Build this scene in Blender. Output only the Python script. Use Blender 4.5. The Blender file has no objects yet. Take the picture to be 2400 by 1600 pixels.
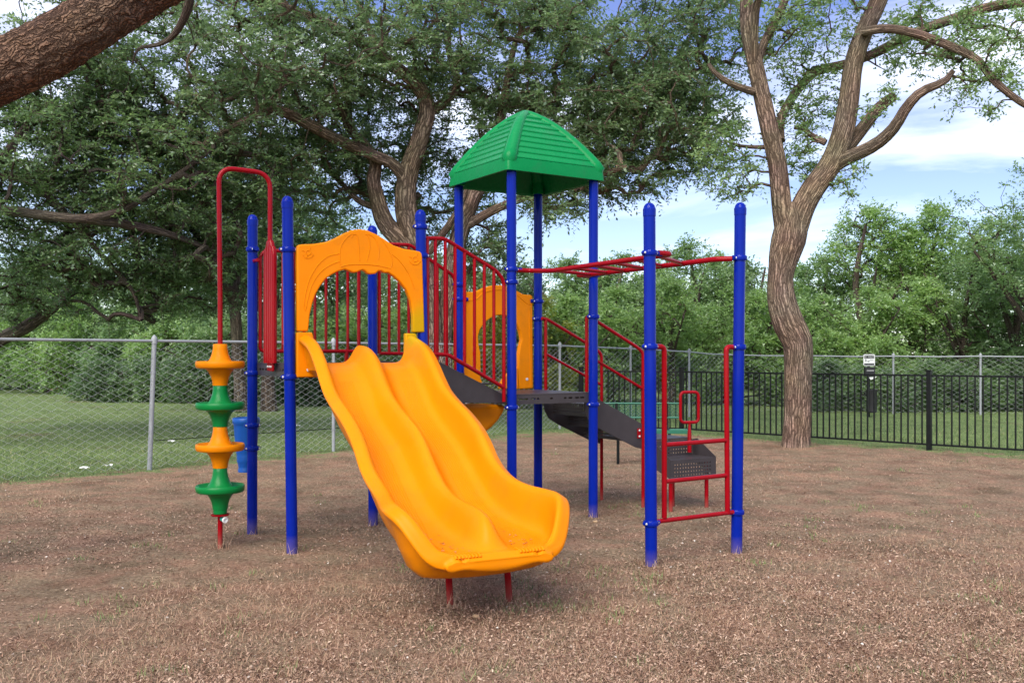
import bpy, bmesh, math, random
import numpy as np
from mathutils import Vector, Matrix
R_ = math.radians
rng = np.random.default_rng(7)
random.seed(7)
SC = bpy.context.scene
COL = SC.collection

# ------------------------------------------------------------------ camera, sky, sun, exposure
FPX, HOR, EYE = 2250.0, 831.0, 1.55          # focal length and horizon in photo pixels, eye height
cam = bpy.data.cameras.new('camera'); camo = bpy.data.objects.new('camera', cam); COL.objects.link(camo)
camo.location = (0, 0, EYE); camo.rotation_euler = (R_(90), 0, 0)
cam.sensor_width = 36; cam.lens = 36 * FPX / 2400; cam.shift_y = (HOR - 800) / 2400
cam.clip_start = 0.1; cam.clip_end = 3000
SC.camera = camo

SUN_EL, SUN_AZ = 43, 200                      # azimuth measured clockwise from +Y (north); behind the camera, a little left
wd = bpy.data.worlds.new('World'); SC.world = wd; wd.use_nodes = True
nt = wd.node_tree; nt.nodes.clear()
def N(t, typ, **kw):
    n = t.nodes.new(typ)
    for k, v in kw.items(): setattr(n, k, v)
    return n
sky = N(nt, 'ShaderNodeTexSky', sky_type='NISHITA', sun_disc=False)
sky.sun_elevation = R_(SUN_EL); sky.sun_rotation = R_(SUN_AZ); sky.air_density = 1.0; sky.dust_density = .5; sky.ozone_density = 2.6
tc = N(nt, 'ShaderNodeTexCoord'); mp = N(nt, 'ShaderNodeMapping'); mp.inputs['Scale'].default_value = (1.6, 1.6, 7.5)
mp.inputs['Location'].default_value = (0.9, 0.6, 0.75)
nz = N(nt, 'ShaderNodeTexNoise'); nz.inputs['Scale'].default_value = 1.7; nz.inputs['Detail'].default_value = 7; nz.inputs['Roughness'].default_value = .55
nz.inputs['Distortion'].default_value = .35
cr = N(nt, 'ShaderNodeValToRGB'); cr.color_ramp.elements[0].position = .42; cr.color_ramp.elements[1].position = .80
mx = N(nt, 'ShaderNodeMix', data_type='RGBA')
mx.inputs['B'].default_value = (4.1, 4.2, 4.4, 1)      # sunlit cloud, in the sky texture's units
bg = N(nt, 'ShaderNodeBackground'); bg.inputs['Strength'].default_value = 0.14
ow = N(nt, 'ShaderNodeOutputWorld')
L = nt.links.new
L(tc.outputs['Generated'], mp.inputs['Vector']); L(mp.outputs['Vector'], nz.inputs['Vector']); L(nz.outputs['Fac'], cr.inputs['Fac'])
shs = N(nt, 'ShaderNodeHueSaturation'); shs.inputs['Hue'].default_value = .527; shs.inputs['Saturation'].default_value = 1.08; shs.inputs['Value'].default_value = .385
L(sky.outputs['Color'], shs.inputs['Color'])
L(cr.outputs['Color'], mx.inputs['Factor']); L(shs.outputs['Color'], mx.inputs['A']); L(mx.outputs['Result'], bg.inputs['Color'])
L(bg.outputs['Background'], ow.inputs['Surface'])

sl = bpy.data.lights.new('sun', 'SUN'); sl.energy = 1.5; sl.angle = R_(48); sl.color = (1, .94, .83)
so = bpy.data.objects.new('sun', sl); COL.objects.link(so)
sd = Vector((math.sin(R_(SUN_AZ)) * math.cos(R_(SUN_EL)), math.cos(R_(SUN_AZ)) * math.cos(R_(SUN_EL)), math.sin(R_(SUN_EL))))
so.rotation_euler = sd.to_track_quat('Z', 'Y').to_euler(); so.location = sd * 40
SC.view_settings.view_transform = 'Standard'; SC.view_settings.look = 'None'; SC.view_settings.gamma = 1
SC.view_settings.use_curve_mapping = False; SC.view_settings.exposure = 1.82
SC.render.engine = 'CYCLES'
SC.cycles.max_bounces = 6; SC.cycles.diffuse_bounces = 3; SC.cycles.glossy_bounces = 3; SC.cycles.transmission_bounces = 3
SC.cycles.transparent_max_bounces = 4; SC.cycles.use_denoising = True; SC.cycles.caustics_reflective = False; SC.cycles.caustics_refractive = False
SC.cycles.use_adaptive_sampling = True; SC.cycles.adaptive_threshold = 0.02

# ------------------------------------------------------------------ helpers
def W(px, py, d):
    return np.array([(px - 1200) * d / FPX, d, EYE - (py - HOR) * d / FPX])
def onplane(px, py, A, B):
    """the point of the vertical plane through A and B (plan positions) seen at that pixel"""
    a = (px - 1200) / FPX; b = -(py - HOR) / FPX
    A = np.array(A[:2], float); D = np.array(B[:2], float) - A
    d, s = np.linalg.solve(np.array([[a, -D[0]], [1, -D[1]]]), A)
    return np.array([a * d, d, EYE + b * d])
def ground_z(x, y):
    x = np.asarray(x, float); y = np.asarray(y, float)
    z = .018 * np.sin(x * .9 + .4) * np.cos(y * .7) + .010 * np.sin(x * 2.3 + y * 1.7) + .006 * np.sin(x * 5.1 - y * 4.3)
    far = np.clip((y - 25) / 30, 0, 1)
    return z + far * .25 * np.sin(x * .08 + 1) - .015

class MB:
    def __init__(s): s.v = []; s.f = []; s.uv = []
    def add(s, verts, faces, uvs=None):
        o = len(s.v); s.v += [tuple(p) for p in verts]
        s.uv += (list(uvs) if uvs is not None else [(0, 0)] * len(verts))
        s.f += [tuple(i + o for i in f) for f in faces]
    def box(s, c, size, rz=0, M=None):
        x, y, z = [k / 2 for k in size]
        P = [(sx * x, sy * y, sz * z) for sx in (-1, 1) for sy in (-1, 1) for sz in (-1, 1)]
        m = Matrix.Translation(c) @ (M or Matrix.Rotation(rz, 4, 'Z'))
        s.add([m @ Vector(p) for p in P], [(0, 1, 3, 2), (4, 6, 7, 5), (0, 4, 5, 1), (2, 3, 7, 6), (0, 2, 6, 4), (1, 5, 7, 3)])
    def tube(s, pts, r, n=10, cap=True, wob=0, seed=0, uvscale=1.0):
        P = np.array(pts, float); k = len(P)
        r = np.broadcast_to(np.array(r, float), (k,))
        T = np.gradient(P, axis=0); T /= np.linalg.norm(T, axis=1)[:, None] + 1e-12
        up = np.array([0, 0, 1.]) if abs(T[0][2]) < .9 else np.array([1., 0, 0])
        a = np.cross(T[0], up); a /= np.linalg.norm(a)
        V = []; UV = []; ln = 0
        rr = np.random.default_rng(seed)
        ph = rr.uniform(0, 6.28, 4)
        for i in range(k):
            if i:
                a = a - T[i] * np.dot(a, T[i]); a /= np.linalg.norm(a) + 1e-12
                ln += np.linalg.norm(P[i] - P[i - 1])
            b = np.cross(T[i], a)
            for j in range(n):
                t = 2 * math.pi * j / n
                w = 1
                if wob:
                    w += wob * (math.sin(2 * t + ph[0] + ln * 1.3) * .5 + math.sin(3 * t + ph[1] - ln * 2.1) * .35 + math.sin(5 * t + ph[2] + ln * 3.3) * .25 + .25 * math.sin(ln * 5 + ph[3] + t))
                V.append(P[i] + (a * math.cos(t) + b * math.sin(t)) * r[i] * w); UV.append((j / n * uvscale, ln))
        F = [(i * n + j, i * n + (j + 1) % n, (i + 1) * n + (j + 1) % n, (i + 1) * n + j) for i in range(k - 1) for j in range(n)]
        if cap: F += [tuple(range(n - 1, -1, -1)), tuple((k - 1) * n + j for j in range(n))]
        s.add(V, F, UV)
    def lathe(s, prof, c=(0, 0, 0), n=24, axis=None, cap=True):
        V = []; k = len(prof); q = Vector((0, 0, 1)).rotation_difference(Vector(axis)).to_matrix() if axis is not None else Matrix.Identity(3)
        for r, z in prof:
            for j in range(n):
                t = 2 * math.pi * j / n
                V.append(q @ Vector((r * math.cos(t), r * math.sin(t), z)) + Vector(c))
        F = [(i * n + j, i * n + (j + 1) % n, (i + 1) * n + (j + 1) % n, (i + 1) * n + j) for i in range(k - 1) for j in range(n)]
        if cap:
            F += [tuple(range(n - 1, -1, -1)), tuple((k - 1) * n + j for j in range(n))]
        s.add(V, F)
    def prism(s, outline, off):
        """outline: 3D points of a planar polygon; off: thickness vector"""
        n = len(outline); A = [np.array(p, float) for p in outline]; off = np.array(off, float)
        s.add(A + [p + off for p in A], [tuple(range(n - 1, -1, -1)), tuple(range(n, 2 * n))] + [(i, (i + 1) % n, n + (i + 1) % n, n + i) for i in range(n)])
    def holed(s, O, X, Y, xs, ys, hole, th):
        """plate of cells between the lines xs and ys (metres along X and Y from O); cells (i,j) with hole(i,j) are left open; th = thickness vector"""
        O = np.array(O, float); X = np.array(X, float); Y = np.array(Y, float); th = np.array(th, float)
        nx, ny = len(xs), len(ys)
        V = [O + X * x + Y * y for y in ys for x in xs]; V2 = [p + th for p in V]; n = nx * ny
        F = []; full = lambda i, j: 0 <= i < nx - 1 and 0 <= j < ny - 1 and not hole(i, j)
        for j in range(ny - 1):
            for i in range(nx - 1):
                if not full(i, j): continue
                a, b, c, d = j * nx + i, j * nx + i + 1, (j + 1) * nx + i + 1, (j + 1) * nx + i
                F += [(a, b, c, d), (d + n, c + n, b + n, a + n)]
                for (p, q, di, dj) in ((a, b, 0, -1), (b, c, 1, 0), (c, d, 0, 1), (d, a, -1, 0)):
                    if not full(i + di, j + dj): F.append((q, p, p + n, q + n))
        s.add(V + V2, F)
    def build(s, name, mat, parent=None, smooth=40, bevel=0, seg=2, sub=0, base=None, loc=None):
        """one mesh object; coordinates are the world's, stored relative to the thing's base point"""
        if base is None: base = parent['_b'] if parent is not None else (loc if loc is not None else (0, 0, 0))
        me = bpy.data.meshes.new(name)
        b = np.array(base, float)
        me.from_pydata([tuple(np.array(p) - b) for p in s.v], [], s.f)
        uvl = me.uv_layers.new(name='UVMap')
        li = np.empty(len(me.loops), np.int32); me.loops.foreach_get('vertex_index', li)
        uvl.data.foreach_set('uv', np.array(s.uv, np.float32)[li].ravel())
        return finish(me, name, mat, parent, b, smooth, bevel, seg, sub)
BASE = {}
def finish(me, name, mat, parent, b, smooth=40, bevel=0, seg=2, sub=0):
    bm = bmesh.new(); bm.from_mesh(me); bmesh.ops.recalc_face_normals(bm, faces=bm.faces); bm.to_mesh(me); bm.free()
    o = bpy.data.objects.new(name, me); COL.objects.link(o)
    if mat: me.materials.append(mat)
    if parent is not None: o.parent = parent
    else: o.location = tuple(b)
    o['_b'] = tuple(float(k) for k in b)
    if smooth:
        me.shade_smooth()
        if smooth < 180: me.set_sharp_from_angle(angle=R_(smooth))
    if bevel:
        m = o.modifiers.new('bevel', 'BEVEL'); m.width = bevel; m.segments = seg; m.limit_method = 'ANGLE'; m.angle_limit = R_(40)
        m.harden_normals = False
    if sub:
        m = o.modifiers.new('sub', 'SUBSURF'); m.levels = sub; m.render_levels = sub
    return o
def empty(name, base):
    o = bpy.data.objects.new(name, None); COL.objects.link(o); o.location = tuple(base); o['_b'] = tuple(float(k) for k in base); o.empty_display_size = .2
    return o
def tag(o, label=None, cat=None, group=None, kind=None):
    if label: o['label'] = label
    if cat: o['category'] = cat
    if group: o['group'] = group
    if kind: o['kind'] = kind
    return o
def fillet(pts, rad, n=6):
    P = [np.array(p, float) for p in pts]; out = [P[0]]
    for i in range(1, len(P) - 1):
        a, b, c = P[i - 1], P[i], P[i + 1]
        d1 = (a - b); l1 = np.linalg.norm(d1); d2 = (c - b); l2 = np.linalg.norm(d2)
        r = min(rad, l1 * .49, l2 * .49); p = b + d1 / l1 * r; q = b + d2 / l2 * r
        for k in range(n + 1):
            t = k / n; out.append((1 - t) ** 2 * p + 2 * t * (1 - t) * b + t * t * q)
    out.append(P[-1]); return out
def smoothline(pts, n=6):
    """Catmull-Rom through points of any dimension"""
    P = np.array(pts, float); P = np.vstack([2 * P[0] - P[1], P, 2 * P[-1] - P[-2]]); out = []
    for i in range(1, len(P) - 2):
        for k in range(n):
            t = k / n
            out.append(.5 * (2 * P[i] + (P[i + 1] - P[i - 1]) * t + (2 * P[i - 1] - 5 * P[i] + 4 * P[i + 1] - P[i + 2]) * t * t + (3 * P[i] - P[i - 1] - 3 * P[i + 1] + P[i + 2]) * t ** 3))
    out.append(P[-2]); return np.array(out)

# ------------------------------------------------------------------ materials
def mat(name):
    m = bpy.data.materials.new(name); m.use_nodes = True
    t = m.node_tree; b = t.nodes['Principled BSDF']
    return m, t, b
def painted(name, col, rough=.3, var=.12, bump=.02, dust=None, spec=.5, scale=6, coat=0, grime=None):
    """coat or moulded plastic: slight colour drift, fine relief, dust near the ground"""
    m, t, b = mat(name); l = t.links.new
    g = N(t, 'ShaderNodeNewGeometry')
    n1 = N(t, 'ShaderNodeTexNoise'); n1.inputs['Scale'].default_value = scale; n1.inputs['Detail'].default_value = 4
    l(g.outputs['Position'], n1.inputs['Vector'])
    hs = N(t, 'ShaderNodeMix', data_type='RGBA')
    hs.inputs['A'].default_value = tuple(c * (1 - var) for c in col) + (1,); hs.inputs['B'].default_value = tuple(min(1, c * (1 + var) + .004) for c in col) + (1,)
    l(n1.outputs['Fac'], hs.inputs['Factor'])
    out = hs.outputs['Result']
    if dust:
        sx = N(t, 'ShaderNodeSeparateXYZ'); l(g.outputs['Position'], sx.inputs[0])
        mr = N(t, 'ShaderNodeMapRange'); mr.inputs['From Min'].default_value = .13; mr.inputs['From Max'].default_value = -.02
        l(sx.outputs['Z'], mr.inputs['Value'])
        n3 = N(t, 'ShaderNodeTexNoise'); n3.inputs['Scale'].default_value = 14; n3.inputs['Detail'].default_value = 5; l(g.outputs['Position'], n3.inputs['Vector'])
        mu = N(t, 'ShaderNodeMath', operation='MULTIPLY'); l(mr.outputs[0], mu.inputs[0]); l(n3.outputs['Fac'], mu.inputs[1]); mr.inputs['To Max'].default_value = .75
        md = N(t, 'ShaderNodeMix', data_type='RGBA'); l(mu.outputs[0], md.inputs['Factor']); l(out, md.inputs['A']); md.inputs['B'].default_value = dust + (1,)
        out = md.outputs['Result']
    if grime:
        gn = N(t, 'ShaderNodeTexNoise'); gn.inputs['Scale'].default_value = 3.4; gn.inputs['Detail'].default_value = 9; gn.inputs['Roughness'].default_value = .72; l(g.outputs['Position'], gn.inputs['Vector'])
        gr = N(t, 'ShaderNodeMapRange'); gr.inputs['From Min'].default_value = .52; gr.inputs['From Max'].default_value = .74; gr.inputs['To Max'].default_value = grime[1]; l(gn.outputs['Fac'], gr.inputs['Value'])
        gm = N(t, 'ShaderNodeMix', data_type='RGBA'); l(gr.outputs[0], gm.inputs['Factor']); l(out, gm.inputs['A']); gm.inputs['B'].default_value = grime[0] + (1,); out = gm.outputs['Result']
    l(out, b.inputs['Base Color'])
    n2 = N(t, 'ShaderNodeTexNoise'); n2.inputs['Scale'].default_value = 23; n2.inputs['Detail'].default_value = 3; l(g.outputs['Position'], n2.inputs['Vector'])
    mr2 = N(t, 'ShaderNodeMapRange'); mr2.inputs['To Min'].default_value = rough * .75; mr2.inputs['To Max'].default_value = rough * 1.35
    l(n2.outputs['Fac'], mr2.inputs['Value']); l(mr2.outputs[0], b.inputs['Roughness'])
    b.inputs['Specular IOR Level'].default_value = spec
    if coat: b.inputs['Coat Weight'].default_value = coat; b.inputs['Coat Roughness'].default_value = .12
    if bump:
        n4 = N(t, 'ShaderNodeTexNoise'); n4.inputs['Scale'].default_value = 160; n4.inputs['Detail'].default_value = 2; l(g.outputs['Position'], n4.inputs['Vector'])
        bp = N(t, 'ShaderNodeBump'); bp.inputs['Strength'].default_value = bump * 3; bp.inputs['Distance'].default_value = .002
        l(n4.outputs['Fac'], bp.inputs['Height']); l(bp.outputs[0], b.inputs['Normal'])
    return m
DUST = (.24, .17, .13)
M = {}
M['blue'] = painted('blue_powder_coat', (.0005, .013, .25), .075, .10, 0, DUST, .13)
M['red'] = painted('red_powder_coat', (.26, .001, .006), .085, .12, 0, DUST, .15)
M['orange'] = painted('orange_plastic', (.71, .210, .0001), .34, .06, 0, None, .09, grime=((.42, .15, .012), .38))
def fade_patch(m, c, r, col):
    t = m.node_tree; l = t.links.new; b = t.nodes['Principled BSDF']; src = b.inputs['Base Color'].links[0].from_socket
    g = N(t, 'ShaderNodeNewGeometry'); d = N(t, 'ShaderNodeVectorMath', operation='DISTANCE'); l(g.outputs['Position'], d.inputs[0]); d.inputs[1].default_value = c
    n = N(t, 'ShaderNodeTexNoise'); n.inputs['Scale'].default_value = 9; l(g.outputs['Position'], n.inputs['Vector'])
    a = N(t, 'ShaderNodeMath', operation='MULTIPLY_ADD'); l(n.outputs['Fac'], a.inputs[0]); a.inputs[1].default_value = -.12; l(d.outputs['Value'], a.inputs[2])
    mr = N(t, 'ShaderNodeMapRange'); mr.inputs['From Min'].default_value = r; mr.inputs['From Max'].default_value = r * .35; l(a.outputs[0], mr.inputs['Value'])
    mx_ = N(t, 'ShaderNodeMix', data_type='RGBA'); l(mr.outputs[0], mx_.inputs['Factor']); l(src, mx_.inputs['A']); mx_.inputs['B'].default_value = col + (1,); l(mx_.outputs['Result'], b.inputs['Base Color'])
fade_patch(M['orange'], (-.72, 7.98, 1.74), .24, (.48, .28, .003))
M['green'] = painted('green_plastic', (.0005, .195, .052), .26, .08, 0, None, .12, grime=((.03, .12, .06), .45))
M['podgreen'] = painted('pod_green_plastic', (.001, .18, .036), .3, .08, 0, None, .2, grime=((.04, .12, .03), .35))
M['cupblue'] = painted('light_blue_plastic', (.004, .080, .36), .33, .08, 0, None, .3)
M['deck'] = painted('dark_vinyl_deck', (.040, .033, .036), .42, .2, .04, DUST, .35, 9)
M['zinc'] = painted('galvanised_steel', (.27, .285, .30), .5, .25, .05, None, .5, 12)
M['wire'] = painted('bright_wire', (.42, .43, .44), .5, .1, 0)
M['iron'] = painted('black_iron', (.005, .006, .006), .4, .3, 0, None, .2)
M['bolt'] = painted('bright_bolt', (.55, .55, .56), .3, .1, 0, None, .6)
M['benchgreen'] = painted('green_bench_coat', (.012, .12, .07), .4, .15, .02, None, .5)
M['black'] = painted('black_plastic', (.012, .011, .013), .5, .2, .03)
M['white'] = painted('white_paint', (.75, .75, .74), .5, .05, .02)
M['teal'] = painted('teal_plastic', (.03, .38, .30), .4, .1, .02)
M['tan'] = painted('tan_stone', (.36, .24, .14), .8, .25, .3)

def bark(name, dark, light, scale=1.0, bump=1.0, vs=None, warp=(2.2, 1.8, 0)):
    m, t, b = mat(name); l = t.links.new
    uv = N(t, 'ShaderNodeUVMap'); uv.uv_map = 'UVMap'
    mpn = N(t, 'ShaderNodeMapping'); mpn.inputs['Scale'].default_value = (22, vs or 2.9 * scale, 1); l(uv.outputs[0], mpn.inputs['Vector'])
    g = N(t, 'ShaderNodeNewGeometry')
    nw = N(t, 'ShaderNodeTexNoise'); nw.inputs['Scale'].default_value = 5 * scale; nw.inputs['Detail'].default_value = 4; l(g.outputs['Position'], nw.inputs['Vector'])
    ad = N(t, 'ShaderNodeVectorMath', operation='MULTIPLY_ADD'); l(nw.outputs['Color'], ad.inputs[0]); ad.inputs[1].default_value = warp; l(mpn.outputs[0], ad.inputs[2])
    vo = N(t, 'ShaderNodeTexVoronoi', feature='DISTANCE_TO_EDGE'); vo.inputs['Scale'].default_value = 1.0; l(ad.outputs[0], vo.inputs['Vector'])
    ra = N(t, 'ShaderNodeValToRGB'); ra.color_ramp.elements[0].position = .0; ra.color_ramp.elements[1].position = .33
    ra.color_ramp.elements[0].color = (0, 0, 0, 1); l(vo.outputs['Distance'], ra.inputs['Fac'])
    n2 = N(t, 'ShaderNodeTexNoise'); n2.inputs['Scale'].default_value = 30 * scale; n2.inputs['Detail'].default_value = 6; l(g.outputs['Position'], n2.inputs['Vector'])
    mu = N(t, 'ShaderNodeMath', operation='MULTIPLY'); l(ra.outputs['Color'], mu.inputs[0]); l(n2.outputs['Fac'], mu.inputs[1])
    n3 = N(t, 'ShaderNodeTexNoise'); n3.inputs['Scale'].default_value = 1.7; n3.inputs['Detail'].default_value = 3; l(g.outputs['Position'], n3.inputs['Vector'])
    c1 = N(t, 'ShaderNodeMix', data_type='RGBA'); c1.inputs['A'].default_value = dark + (1,); c1.inputs['B'].default_value = light + (1,)
    m2 = N(t, 'ShaderNodeMath', operation='MULTIPLY'); m2.inputs[1].default_value = 1.7; l(mu.outputs[0], m2.inputs[0]); m2.use_clamp = True
    l(m2.outputs[0], c1.inputs['Factor'])
    c2 = N(t, 'ShaderNodeMix', data_type='RGBA', blend_type='MULTIPLY'); l(n3.outputs['Color'], c2.inputs['B']); c2.inputs['Factor'].default_value = .35; l(c1.outputs['Result'], c2.inputs['A'])
    l(c2.outputs['Result'], b.inputs['Base Color']); b.inputs['Roughness'].default_value = .9; b.inputs['Specular IOR Level'].default_value = .2
    bp = N(t, 'ShaderNodeBump'); bp.inputs['Strength'].default_value = .9 * bump; bp.inputs['Distance'].default_value = .03
    l(mu.outputs[0], bp.inputs['Height']); l(bp.outputs[0], b.inputs['Normal'])
    return m
M['bark'] = bark('oak_bark', (.060, .041, .029), (.44, .325, .235))
M['bark_far'] = bark('dark_bark', (.055, .042, .035), (.25, .195, .155))
M['bark_near'] = bark('rough_red_brown_bark', (.055, .032, .022), (.42, .255, .17), 2.4, 1.4, 11, (5.5, 4.5, 0))
def leafmat(name, c0, c1, c2, trans=.35):
    m, t, b = mat(name); l = t.links.new
    g = N(t, 'ShaderNodeNewGeometry'); r = N(t, 'ShaderNodeValToRGB')
    e = r.color_ramp.elements; e[0].color = c0 + (1,); e[1].color = c2 + (1,); e.new(.55).color = c1 + (1,)
    n = N(t, 'ShaderNodeTexNoise'); n.inputs['Scale'].default_value = .55; n.inputs['Detail'].default_value = 2; l(g.outputs['Position'], n.inputs['Vector'])
    ad = N(t, 'ShaderNodeMath', operation='MULTIPLY_ADD'); l(n.outputs['Fac'], ad.inputs[0]); ad.inputs[1].default_value = 1.2
    sb = N(t, 'ShaderNodeMath', operation='MULTIPLY_ADD'); l(g.outputs['Random Per Island'], sb.inputs[0]); sb.inputs[1].default_value = .55; sb.inputs[2].default_value = -.38
    l(sb.outputs[0], ad.inputs[2]); l(ad.outputs[0], r.inputs['Fac'])
    d = N(t, 'ShaderNodeBsdfDiffuse'); tr = N(t, 'ShaderNodeBsdfTranslucent'); gl = N(t, 'ShaderNodeBsdfGlossy'); gl.inputs['Roughness'].default_value = .45
    gl.inputs['Color'].default_value = (.8, .85, .8, 1)
    m1 = N(t, 'ShaderNodeMixShader'); m1.inputs[0].default_value = trans; m2 = N(t, 'ShaderNodeMixShader'); m2.inputs[0].default_value = .07
    l(r.outputs[0], d.inputs['Color'])
    hs = N(t, 'ShaderNodeHueSaturation'); hs.inputs['Hue'].default_value = .48; hs.inputs['Value'].default_value = 1.5; hs.inputs['Saturation'].default_value = 1.15; l(r.outputs[0], hs.inputs['Color'])
    l(hs.outputs[0], tr.inputs['Color']); l(d.outputs[0], m1.inputs[1]); l(tr.outputs[0], m1.inputs[2]); l(m1.outputs[0], m2.inputs[1]); l(gl.outputs[0], m2.inputs[2])
    l(m2.outputs[0], t.nodes['Material Output'].inputs['Surface'])
    t.nodes.remove(b)
    return m
M['leaf_oak'] = leafmat('oak_leaf', (.068, .116, .052), (.145, .238, .108), (.26, .375, .18), .55)
M['leaf_dark'] = leafmat('dark_oak_leaf', (.062, .114, .047), (.128, .220, .090), (.225, .34, .145), .55)
M['leaf_bright'] = leafmat('bright_leaf', (.115, .195, .066), (.235, .385, .130), (.38, .53, .21), .5)
M['leaf_mid'] = leafmat('mid_leaf', (.088, .160, .062), (.180, .300, .115), (.31, .44, .19), .5)
M['leaf_yellow'] = leafmat('yellow_green_leaf', (.13, .165, .034), (.25, .31, .06), (.42, .45, .12), .5)

def ground_mat():
    m, t, b = mat('ground_soil_and_grass'); l = t.links.new
    g = N(t, 'ShaderNodeNewGeometry')
    def noise(s, d=5, r=.6):
        n = N(t, 'ShaderNodeTexNoise'); n.inputs['Scale'].default_value = s; n.inputs['Detail'].default_value = d; n.inputs['Roughness'].default_value = r
        l(g.outputs['Position'], n.inputs['Vector']); return n
    def ramp(src, stops):
        r = N(t, 'ShaderNodeValToRGB'); e = r.color_ramp.elements
        while len(e) < len(stops): e.new(.5)
        for k, (p, c) in enumerate(stops): e[k].position = p; e[k].color = c + (1,)
        l(src, r.inputs['Fac']); return r
    fine = noise(38, 8, .75); mid = noise(2.6, 5); big = noise(.45, 3)
    soil = ramp(fine.outputs['Fac'], [(.30, (.095, .046, .030)), (.50, (.27, .162, .107)), (.70, (.47, .32, .215))])
    straw = ramp(fine.outputs['Fac'], [(.32, (.085, .056, .034)), (.52, (.235, .170, .110)), (.72, (.42, .32, .21))])
    mxa = N(t, 'ShaderNodeMix', data_type='RGBA'); rm = ramp(mid.outputs['Fac'], [(.38, (0, 0, 0)), (.58, (1, 1, 1))])
    l(rm.outputs[0], mxa.inputs['Factor']); l(soil.outputs[0], mxa.inputs['A']); l(straw.outputs[0], mxa.inputs['B'])
    grass = ramp(fine.outputs['Fac'], [(.28, (.070, .105, .036)), (.5, (.140, .200, .074)), (.72, (.24, .29, .125))])
    at = N(t, 'ShaderNodeAttribute'); at.attribute_name = 'lawn'
    pn = N(t, 'ShaderNodeMath', operation='MULTIPLY_ADD'); l(noise(3.1, 6, .7).outputs['Fac'], pn.inputs[0]); pn.inputs[1].default_value = 1.7; pn.inputs[2].default_value = -.85
    sm = N(t, 'ShaderNodeMath', operation='ADD'); sm.use_clamp = True; l(at.outputs['Fac'], sm.inputs[0]); l(pn.outputs[0], sm.inputs[1])
    sharp = ramp(sm.outputs[0], [(.38, (0, 0, 0)), (.62, (1, 1, 1))])
    mxb = N(t, 'ShaderNodeMix', data_type='RGBA'); l(sharp.outputs[0], mxb.inputs['Factor']); l(mxa.outputs['Result'], mxb.inputs['A']); l(grass.outputs[0], mxb.inputs['B'])
    # bare dark earth in patches
    bare = ramp(big.outputs['Fac'], [(.60, (0, 0, 0)), (.72, (.55, .55, .55))])
    mxc = N(t, 'ShaderNodeMix', data_type='RGBA'); l(bare.outputs[0], mxc.inputs['Factor']); l(mxb.outputs['Result'], mxc.inputs['A']); mxc.inputs['B'].default_value = (.17, .108, .080, 1)
    worn = ramp(noise(1.5, 7, .68).outputs['Fac'], [(.34, (.66, .63, .60)), (.5, (1, 1, 1)), (.66, (1.22, 1.2, 1.17))])
    mxd = N(t, 'ShaderNodeMix', data_type='RGBA', blend_type='MULTIPLY'); mxd.inputs['Factor'].default_value = 1; l(mxc.outputs['Result'], mxd.inputs['A']); l(worn.outputs[0], mxd.inputs['B'])
    l(mxd.outputs['Result'], b.inputs['Base Color']); b.inputs['Roughness'].default_value = .95; b.inputs['Specular IOR Level'].default_value = .15
    bp = N(t, 'ShaderNodeBump'); bp.inputs['Strength'].default_value = .8; bp.inputs['Distance'].default_value = .03; l(fine.outputs['Fac'], bp.inputs['Height']); l(bp.outputs[0], b.inputs['Normal'])
    return m
M['ground'] = ground_mat()
def islandmat(name, stops, rough=.85):
    m, t, b = mat(name); l = t.links.new
    g = N(t, 'ShaderNodeNewGeometry'); r = N(t, 'ShaderNodeValToRGB'); e = r.color_ramp.elements
    while len(e) < len(stops): e.new(.5)
    for k, (p, c) in enumerate(stops): e[k].position = p; e[k].color = c + (1,)
    l(g.outputs['Random Per Island'], r.inputs['Fac']); l(r.outputs[0], b.inputs['Base Color']); b.inputs['Roughness'].default_value = rough; b.inputs['Specular IOR Level'].default_value = .2
    return m
M['litter'] = islandmat('dry_leaf_litter', [(0, (.09, .046, .031)), (.2, (.21, .118, .080)), (.5, (.36, .228, .16)), (.88, (.46, .315, .23)), (1, (.58, .44, .33))])
M['drygrass'] = islandmat('dry_grass', [(0, (.17, .095, .060)), (.4, (.36, .22, .145)), (.85, (.52, .36, .25)), (1, (.26, .245, .12))])
M['greengrass'] = islandmat('green_grass', [(0, (.066, .115, .038)), (.5, (.150, .220, .078)), (.9, (.25, .31, .125)), (1, (.38, .34, .19))])
M['pebble'] = islandmat('pale_pebble', [(0, (.26, .20, .16)), (.6, (.42, .36, .30)), (1, (.60, .56, .50))])

# ------------------------------------------------------------------ plan of the place (metres, camera at the origin)
P1 = W(592, 900, 8.44); P2 = W(679, 900, 7.6); P3 = W(873, 900, 8.95); P4 = W(988, 900, 8.1)
T1 = W(1075, 900, 9.5); T2 = W(1198.5, 900, 8.7); T3 = W(1261, 900, 10.0); T4 = W(1391, 900, 9.2)
L1 = W(1524, 900, 7.05); L2 = W(1731, 900, 7.55)
LINK = [(-7.0, 11.05), (-4.94, 13.26), (-2.87, 15.43), (-.85, 17.9), (1.015, 20.4), (2.79, 22.6), (4.41, 23.9), (5.6, 25.2), (7.9, 25.4), (10.05, 25.3), (12.2, 25.0), (14.3, 24.8)]
IRON = [(1.45, 20.15), (3.41, 19.3), (5.16, 17.6), (6.91, 15.9), (8.70, 14.35), (10.4, 12.8)]
def sd_line(x, y, pts):
    """signed distance-like value: positive beyond the polyline (interpolated y of the line at x)"""
    xs = [p[0] for p in pts]; ys = [p[1] for p in pts]
    return (y - np.interp(x, xs, ys)) * .72
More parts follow.
